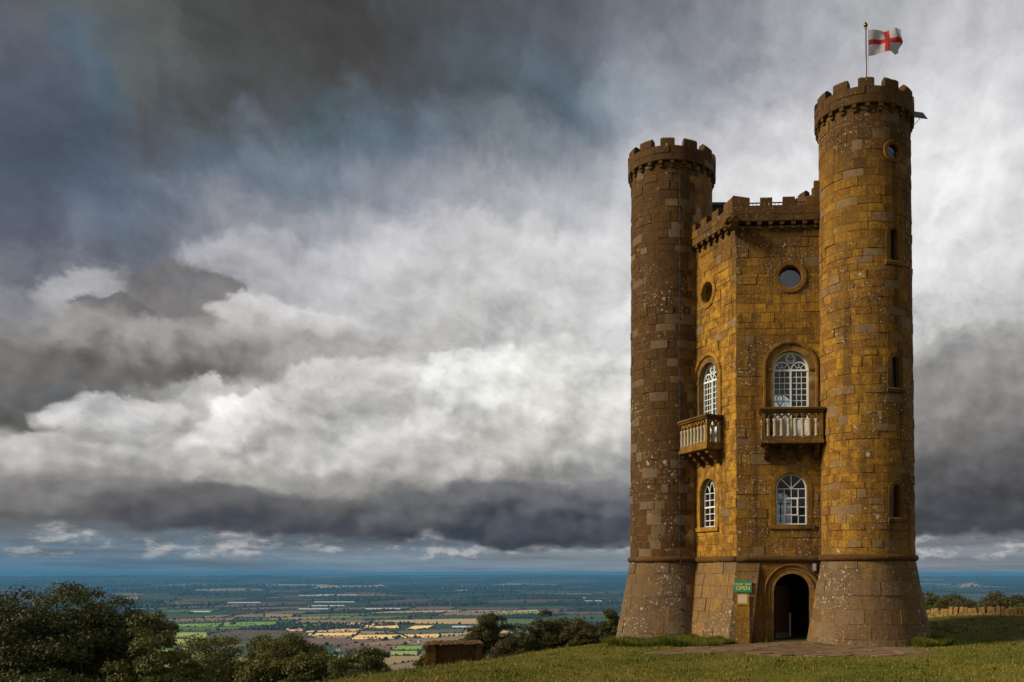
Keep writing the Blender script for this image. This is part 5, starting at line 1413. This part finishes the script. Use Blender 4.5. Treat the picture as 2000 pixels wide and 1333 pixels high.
def dry_wall():
    rs = np.random.RandomState(5)
    A = Vector((10.5, 45.6)); B = Vector((22.5, 40.2)); L = (B - A).length; d = (B - A) / L; yaw = math.atan2(d.y, d.x)
    root = empty('dry_stone_wall', (A.x, A.y, gz(A.x, A.y))); tag(root, 'low golden dry stone wall with upright coping stones right of the tower', 'wall')
    def zt(s):
        p = A + d * s; return gz(p.x, p.y)
    body = MB(); nst = 0
    for row in range(6):
        s = rs.uniform(0, .2)
        while s < L:
            l = rs.uniform(.16, .42); h = .105; V, F = rough_block(l - .012, .42 + rs.uniform(0, .05), h - .008, .10, rs)
            p = A + d * (s + l / 2); c, sn = math.cos(yaw), math.sin(yaw); z = zt(s) - .52 + row * h; t = (rs.uniform(0, 1), 0, 0, 1)
            W = [(p.x + v[0] * c - v[1] * sn, p.y + v[0] * sn + v[1] * c, z + v[2]) for v in V]
            qx = px((p.x, p.y, z))
            if qx[0] < 2010 and qx[0] > 1795 and row >= 1:
                mesh_obj('stone', W, F, MAT['fieldstone'], root, org=tuple(root.location), tone=[t] * len(W)); nst += 1
            else: body.add(W, F, t)
            s += l
    tag(body.build('lower_stonework', MAT['fieldstone'], root, org=tuple(root.location)), kind='stuff')
    variants = []
    for i in range(6):
        V, F = rough_block(.22, .40, .34, .14, rs); me = bpy.data.meshes.new('coping_stone'); me.from_pydata(V, [], F); set_attr(me, 'tone', [(rs.uniform(.35, 1), 0, 0, 1)] * len(V)); me.materials.append(MAT['fieldstone']); variants.append(me)
    s = 0.0; i = 0
    while s < L:
        w = rs.uniform(.17, .28); p = A + d * (s + w / 2)
        o = bpy.data.objects.new('coping_stone', variants[i % 6]); o.location = Vector((p.x, p.y, zt(s) + .09)) - root.location
        o.rotation_euler = (rs.uniform(-.08, .08), rs.uniform(-.18, .18), yaw + rs.uniform(-.2, .2)); o.scale = (w / .265, 1, rs.uniform(.75, 1.15)); link(o, root); s += w; i += 1
dry_wall()

# ------------------------------------------------------------------ squat stone block on the brow
def stone_block():
    rs = np.random.RandomState(9)
    c = Vector((-14.9, 57.0)); yaw = R_(14); zb = gz(c.x, c.y) - .3; top = -2.02
    root = empty('stone_block', (c.x, c.y, zb), yaw); tag(root, 'squat brown stone block with a recessed front on the hill brow', 'block'); H = top - zb
    fr = lambda s, o, z: (s, -o, z)
    q = MB(); q.box(fr, -1.72, 1.72, -1.1, .62, 0, H - .12); core = q.build('core', MAT['mortar'], root)
    def panel(fr2, s0, s1, z0, z1, stain_shade):
        zs = courses(z0, z1, .22, .30)
        for a, b in zs:
            s = s0
            while s < s1 - 1e-3:
                l = rnd.uniform(.28, .6); l = s1 - s if s1 - s - l < .2 else l
                V, F = stone_geo(fr2, [(s, a, b), ((s + s + l) / 2, a, b), (s + l, a, b)], rnd.uniform(.02, .06))
                t = (rnd.random(), 0, stain_shade + rnd.uniform(-.1, .1), .45)
                if b > H - 1.8: mesh_obj('stone', V, F, MAT['stone'], root, tone=[t] * len(V))
                else: low.add(V, F, t)
                s += l
    low = MB()
    panel(lambda s, o, z: (s, -.62 - o, z), -1.1, 1.4, .0, H - .12, 1.1)               # recessed front
    panel(lambda s, o, z: (-1.72 - o, -.62 + (-s), z), -1.7, .35, .0, H - .12, .6)      # left end
    q = MB(); q.box(fr, -1.74, -1.1, .62, .97, 0, H - .13); q.build('pier', MAT['mortar'], root)
    q = MB(); q.box(fr, 1.4, 1.74, .62, .97, 0, H - .13); q.build('pier', MAT['mortar'], root)
    panel(lambda s, o, z: (s, -.97 - o, z), -1.74, -1.1, .0, H - .12, .6); panel(lambda s, o, z: (s, -.97 - o, z), 1.4, 1.74, .0, H - .12, .9)
    tag(low.build('lower_stonework', MAT['stone'], root), kind='stuff')
    # rough turf-grown cap
    n = 26; V = []; F = []
    for i in range(n + 1):
        for j in range(9): 
            s = -1.84 + 3.68 * i / n; o = -1.2 + 2.28 * j / 8; e = 1 - max(abs(i / n - .5) * 2, abs(j / 8 - .5) * 2) ** 6
            V.append((s + rs.uniform(-.03, .03), -o + rs.uniform(-.03, .03), H - .16 + .14 * e + rs.uniform(-.06, .08)))
    F = [(i * 9 + j, (i + 1) * 9 + j, (i + 1) * 9 + j + 1, i * 9 + j + 1) for i in range(n) for j in range(8)]
    mesh_obj('cap', V, F, MAT['stone'], root, tone=[(.3, 0, 1.2, .6)] * len(V))
stone_block()

# ------------------------------------------------------------------ the vale: fields, hedges, farms
def fields_material():
    m, k, bs = material("fields")
    c = k.attr('tone', 'Color'); pos = k.new('ShaderNodeNewGeometry').outputs['Position']
    n = k.noise(pos, .01, 5.0, .6); n2 = k.noise(k.vm('MULTIPLY', pos, (.2, 1.0, 1.0)), .06, 3.0, .6)
    k.put(bs.inputs['Base Color'], k.vm('SCALE', c, scale=k.m('ADD', .75, k.m('ADD', k.m('MULTIPLY', n, .6), k.m('MULTIPLY', n2, .35)))))
    bs.inputs['Roughness'].default_value = .95; bs.inputs['Specular IOR Level'].default_value = .1
    return m
MAT['fields'] = fields_material()
def flat(name, col, var=.2): return plain(name, col, .8, var=var, scale=.05)
HEDGE = []    # (x, y, size)
def wedge(x, y, pad=0.03):
    a = math.atan2(x, y); return -.70 - pad < a < .42 + pad
PAL = [((0.045, 0.072, 0.020), 6), ((0.085, 0.120, 0.030), 4), ((0.032, 0.052, 0.022), 5), ((0.150, 0.090, 0.060), 3.0), ((0.21, 0.145, 0.085), 1.6), ((0.095, 0.065, 0.048), 2.4), ((0.022, 0.034, 0.020), 3.5)]
BRIGHT = [(0.17, 0.22, 0.05), (0.42, 0.29, 0.13), (0.26, 0.20, 0.09)]
def pick(rs):
    t = rs.uniform(0, sum(w for _, w in PAL))
    for c, w in PAL:
        t -= w
        if t <= 0: return c
    return PAL[0][0]
def field_grid(y0, y1, dx, dy, seed, lift, woods, hedge_step, hs, gay=1.0, dim=1.0):
    rs = np.random.RandomState(seed); V = []; F = []; T = []
    X0, X1 = -.86 * y1, .46 * y1; nx = int((X1 - X0) / dx) + 1; ny = int((y1 - y0) / dy) + 1; ca, sa = math.cos(.22), math.sin(.22)
    G = {}
    for i in range(nx + 1):
        for j in range(ny + 1):
            u = X0 + dx * (i + rs.uniform(-.32, .32) + .5 * (j % 2)); v = y0 + dy * (j + rs.uniform(-.30, .30)); G[i, j] = (u, v + .16 * u)
    for i in range(nx):
        for j in range(ny):
            P = [G[i, j], G[i + 1, j], G[i + 1, j + 1], G[i, j + 1]]; cx = sum(p[0] for p in P) / 4; cy = sum(p[1] for p in P) / 4
            if not wedge(cx, cy, .06) or cy < y0 * .8 or math.hypot(cx, cy) < 2200: continue
            wd = rs.uniform(0, 1) < woods; c = (pick(rs) if rs.uniform(0, 1) > .13 * gay else (BRIGHT[rs.randint(3)])) if not wd else (0.018, 0.028, 0.016)
            b = len(V)
            for q in P:
                x_, y_ = cx + (q[0] - cx) * .985, cy + (q[1] - cy) * .985; V.append((x_, y_, gz(x_, y_) + lift)); T.append((c[0] * dim, c[1] * dim, c[2] * dim, 1))
            F.append((b, b + 1, b + 2, b + 3))
            for a, e in ((P[0], P[1]), (P[0], P[3])):
                if rs.uniform(0, 1) < .16: continue
                n = int(math.hypot(e[0] - a[0], e[1] - a[1]) / hedge_step); gap = rs.uniform(.35, 1.0)
                for m in range(n):
                    if rs.uniform(0, 1) < gap: f = (m + rs.uniform(0, .8)) / n; HEDGE.append((a[0] + (e[0] - a[0]) * f + rs.normal(0, 2), a[1] + (e[1] - a[1]) * f + rs.normal(0, 2), hs * rs.uniform(.3, 1.0) * (2.0 if rs.uniform(0, 1) < .10 else 1)))
            if wd:
                for m in range(int(dx * dy / (hs * hs * 14))):
                    a1, b1 = rs.uniform(0, 1), rs.uniform(0, 1)
                    x_ = (P[0][0] * (1 - a1) + P[1][0] * a1) * (1 - b1) + (P[3][0] * (1 - a1) + P[2][0] * a1) * b1; y_ = (P[0][1] * (1 - a1) + P[1][1] * a1) * (1 - b1) + (P[3][1] * (1 - a1) + P[2][1] * a1) * b1
                    HEDGE.append((x_, y_, hs * rs.uniform(.9, 1.7)))
    o = np_obj('fields', V, F, MAT['fields'], tone=T); tag(o, kind='structure')
field_grid(2400, 7000, 400, 420, 1, 1.0, .12, 12.0, 6.0, 2.2)
field_grid(6900, 13500, 520, 560, 2, 1.2, .16, 30.0, 10.0, .5, .62)
field_grid(13200, 27000, 900, 1300, 3, 1.5, .22, 90.0, 18.0, .4, .50)
# single fields that stand out in the sun
def atV(px_, py_, lift=0.0):
    D = 1709.16 * (2.42 - (VALE + lift)) / (py_ - 1119.0); return ((px_ - 1335.66) / 1709.16 * D, D)
def bright_field(name, pts, col, lift):
    P = [atV(*p) for p in pts]; n = len(P); V = [(x, y, gz(x, y) + lift) for x, y in P]
    o = mesh_obj(name, V, [tuple(range(n))], MAT['fields'], None, tone=[(*col, 1)] * n); tag(o, kind='structure')
    for i in range(n):
        a, b = P[i], P[(i + 1) % n]; m = int(math.hypot(b[0] - a[0], b[1] - a[1]) / 9)
        for j in range(m):
            if rnd.random() < .75: f = (j + rnd.random()) / m; HEDGE.append((a[0] + (b[0] - a[0]) * f, a[1] + (b[1] - a[1]) * f, 4.5 * rnd.uniform(.5, 1.2)))
STRAW = (0.80, 0.54, 0.22); STRAW2 = (0.62, 0.42, 0.20); GREEN = (0.17, 0.27, 0.045); GREEN2 = (0.28, 0.32, 0.07); PLOUGH = (0.20, 0.13, 0.09)
for nm, pts, c in [
    ('wheat_field', [(668, 1227), (783, 1228), (778, 1218), (680, 1217)], STRAW), ('wheat_field', [(595, 1236), (700, 1234), (720, 1229), (610, 1229)], STRAW2),
    ('wheat_field', [(602, 1243), (690, 1242), (706, 1236), (604, 1238)], STRAW), ('wheat_field', [(790, 1231), (838, 1229), (852, 1222), (808, 1223)], STRAW),
    ('wheat_field', [(680, 1250), (860, 1246), (862, 1240), (700, 1241)], STRAW), ('stubble_field', [(735, 1239), (905, 1237), (910, 1228), (790, 1232)], (0.10, 0.10, 0.055)),
    ('wheat_field', [(560, 1234), (640, 1232), (650, 1227), (560, 1228)], STRAW2), ('pasture', [(335, 1246), (410, 1250), (412, 1236), (335, 1236)], GREEN2),
    ('pasture', [(330, 1262), (408, 1262), (412, 1251), (332, 1248)], GREEN2), ('pasture', [(335, 1283), (372, 1284), (380, 1275), (340, 1274)], GREEN2),
    ('pasture', [(330, 1226), (430, 1225), (440, 1218), (330, 1220)], GREEN), ('pasture', [(435, 1224), (540, 1222), (545, 1215), (440, 1216)], GREEN),
    ('pasture', [(560, 1224), (640, 1223), (650, 1218), (560, 1219)], GREEN), ('pasture', [(765, 1270), (828, 1270), (830, 1262), (770, 1262)], (0.16, 0.30, 0.05)),
    ('pasture', [(760, 1281), (818, 1281), (822, 1272), (764, 1273)], GREEN2), ('ploughed_field', [(318, 1217), (455, 1213), (470, 1206), (322, 1209)], PLOUGH),
    ('ploughed_field', [(400, 1210), (520, 1205), (516, 1199), (400, 1203)], PLOUGH), ('ploughed_field', [(640, 1197), (880, 1192), (900, 1184), (660, 1187)], (0.13, 0.085, 0.075)),
    ('stubble_field', [(520, 1151), (660, 1150), (690, 1143), (520, 1144)], (0.34, 0.22, 0.15)), ('stubble_field', [(600, 1149), (760, 1149), (745, 1143), (640, 1142)], (0.36, 0.24, 0.15)),
    ('stubble_field', [(380, 1155), (520, 1154), (500, 1150), (385, 1151)], (0.28, 0.19, 0.15)), ('stubble_field', [(838, 1156), (915, 1157), (912, 1153), (842, 1153)], (0.36, 0.24, 0.16)),
    ('stubble_field', [(970, 1146), (1080, 1146), (1090, 1142), (985, 1141)], (0.30, 0.21, 0.15)), ('stubble_field', [(1870, 1150), (1912, 1145), (1905, 1140), (1880, 1141)], (0.32, 0.18, 0.13)),
    ('ploughed_field', [(1060, 1200), (1190, 1200), (1180, 1188), (1050, 1190)], (0.12, 0.075, 0.065)), ('stubble_field', [(245, 1172), (275, 1172), (272, 1166), (245, 1167)], (0.25, 0.16, 0.11))]:
    bright_field(nm, pts, c, 2.2 if 'wheat' in nm or nm == 'pasture' else 1.9 if nm == 'ploughed_field' else 2.5)
def build_hedges():
    H = np.array(HEDGE); keep = np.array([wedge(a, b, .0) for a, b, _ in HEDGE]); H = H[keep]
    n = len(H); z = ground_z(H[:, 0], H[:, 1]); rs = np.random.RandomState(3)
    # a lumpy ten-sided blob for every bush or hedgerow tree
    base = []; 
    for zz_, r, k in ((0.0, .9, 4), (.75, 1.0, 4)):
        for j in range(k): a = 2 * math.pi * (j + .5 * (zz_ > 0)) / k; base.append((r * math.cos(a), r * math.sin(a), zz_))
    base.append((0, 0, 1.45)); base = np.array(base)
    tri = []
    for j in range(4):
        a, b, c, d = j, (j + 1) % 4, 4 + j, 4 + (j + 1) % 4; tri += [(a, b, d), (a, d, c)]
    tri += [(4 + j, 4 + (j + 1) % 4, 8) for j in range(4)]; tri = np.array(tri)
    B = base[None] * rs.uniform(.75, 1.3, (n, len(base), 1)); B = B * H[:, 2][:, None, None]; B[:, :, 0] += H[:, 0][:, None]; B[:, :, 1] += H[:, 1][:, None]; B[:, :, 2] += z[:, None] + .5
    F = (np.arange(n)[:, None, None] * len(base) + tri[None]).reshape(-1, 3)
    T = np.concatenate([np.repeat(rs.uniform(0, 1, (n, 1)), len(base), 0), np.tile(rs.uniform(0, .75, (n, 1)), (1, 1)).repeat(len(base), 0), np.zeros((n * len(base), 1)), np.ones((n * len(base), 1))], 1)
    o = np_obj('hedgerow_trees', B.reshape(-1, 3), F, LEAF['vale'], tone=T); tag(o, 'dark hedgerow trees and small woods far down in the vale', 'hedgerow', kind='stuff')
    print('hedges', n)
LEAF['vale'] = leaf_material("vale_leaf", (0.018, 0.027, 0.014), (0.040, 0.052, 0.022), (0.07, 0.07, 0.03))
build_hedges()
# farms, cottages and glasshouses, a few pixels each
MAT['limewash'] = flat("limewash", (0.62, 0.60, 0.55)); MAT['brickwall'] = flat("brick", (0.30, 0.13, 0.09)); MAT['tile'] = flat("clay_tile", (0.24, 0.10, 0.065)); MAT['slate'] = flat("slate", (0.12, 0.12, 0.13)); MAT['poly'] = flat("glasshouse_glass", (0.60, 0.66, 0.70))
def house(pxx, pyy, L, W, Hh, wall, roof, label, rz):
    x, y = atV(pxx, pyy, Hh); z = gz(x, y); root = empty('farmhouse', (x, y, z), rz); tag(root, label, 'house', 'houses in the vale')
    fr = lambda s, o, z: (s, o, z)
    q = MB(); q.box(fr, -L / 2, L / 2, -W / 2, W / 2, 0, Hh); mesh_obj('wall', q.V, q.F, MAT[wall], root)
    V = [(-L / 2 - .4, -W / 2 - .4, Hh), (L / 2 + .4, -W / 2 - .4, Hh), (L / 2 + .4, W / 2 + .4, Hh), (-L / 2 - .4, W / 2 + .4, Hh), (-L / 2, 0, Hh + W * .5), (L / 2, 0, Hh + W * .5)]
    mesh_obj('roof', V, [(0, 1, 5, 4), (2, 3, 4, 5), (1, 2, 5), (3, 0, 4), (3, 2, 1, 0)], MAT[roof], root)
HS = [(664, 1268, 'limewash', 'tile', 'white cottage at the left of the vale village'), (672, 1266, 'limewash', 'slate', 'white slate-roofed cottage in the vale village'),
      (683, 1269, 'brickwall', 'tile', 'red roofed house in the vale village behind the trees'), (693, 1267, 'brickwall', 'tile', 'second red roofed house right of the village'),
      (640, 1270, 'limewash', 'slate', 'white house left of the village houses'), (803, 1251, 'limewash', 'slate', 'white farm building left of the pale farm cluster'),
      (812, 1253, 'limewash', 'slate', 'white barn in the middle of the pale farm cluster'), (822, 1252, 'limewash', 'tile', 'white farmhouse at the right of the pale farm cluster'),
      (406, 1240, 'limewash', 'slate', 'lone white barn beside the pale green field'), (772, 1263, 'brickwall', 'tile', 'brick farmhouse by the bright green field'),
      (628, 1219, 'limewash', 'slate', 'white barn behind the straw fields'), (640, 1216, 'limewash', 'slate', 'farther white barn behind the straw fields'),
      (300, 1270, 'limewash', 'slate', 'white cottage glimpsed right of the dark left trees')]
for i, (a, b, w, r, lb) in enumerate(HS): house(a, b, 15 + 5 * (i % 3), 8, 5.5, w, r, lb, .3 * i)
GH = [(395, 1194, 120, 'long glasshouse left of the red village'), (480, 1177, 260, 'long white glasshouse on the left half of the vale'), (615, 1165, 300, 'white glasshouse roofs left of the valley centre'), (660, 1164, 420, 'longest white glasshouse in the middle distance'),
      (655, 1176, 330, 'white glasshouse below the longest one'), (750, 1189, 240, 'pale glasshouse in the centre of the vale'), (615, 1189, 200, 'pale glasshouse at the dark wood edge'), (905, 1224, 90, 'small glasshouses right of the straw fields'),
      (640, 1183, 260, 'glasshouse between two hedges left of centre'), (990, 1142, 500, 'far white glasshouses below the hills'), (1130, 1168, 220, 'glasshouse left of the tower foot'), (1160, 1174, 160, 'small glasshouse nearest the tower foot')]
for a, b, L, lb in GH:
    x, y = atV(a, b, 5); root = empty('glasshouse', (x, y, gz(x, y)), .08); tag(root, lb, 'glasshouse', 'glasshouses in the vale'); q = MB()
    Wd = 34; V = [(-L / 2, -Wd / 2, 0), (L / 2, -Wd / 2, 0), (L / 2, -Wd / 2, 5), (-L / 2, -Wd / 2, 5), (-L / 2, 0, 9), (L / 2, 0, 9), (-L / 2, Wd / 2, 5), (L / 2, Wd / 2, 5), (-L / 2, Wd / 2, 0), (L / 2, Wd / 2, 0)]
    mesh_obj('glazed_roof', V, [(0, 1, 2, 3), (3, 2, 5, 4), (4, 5, 7, 6), (6, 7, 9, 8), (0, 3, 4, 6, 8), (1, 9, 7, 5, 2)], MAT['poly'], root)

# ------------------------------------------------------------------ haze
def haze():
    m = bpy.data.materials.new("haze"); m.use_nodes = True; k = NT(m.node_tree); k.n.remove(k.n['Principled BSDF'])
    v = k.new('ShaderNodeVolumePrincipled'); v.inputs['Color'].default_value = (0.11, 0.35, 0.66, 1); v.inputs['Density'].default_value = HAZE_D; v.inputs['Anisotropy'].default_value = 0.0
    k.l.new(v.outputs[0], k.n['Material Output'].inputs['Volume'])
    q = MB(); q.box(lambda s, o, z: (s, o, z), -64000, 64000, -64000, 64000, VALE - 18, 24.0)
    o = mesh_obj('haze', q.V, [tuple(reversed(f)) for f in q.F], m); tag(o, 'thin blue air haze over the vale', 'haze', kind='stuff')
HAZE_D = 4.2e-5
haze()
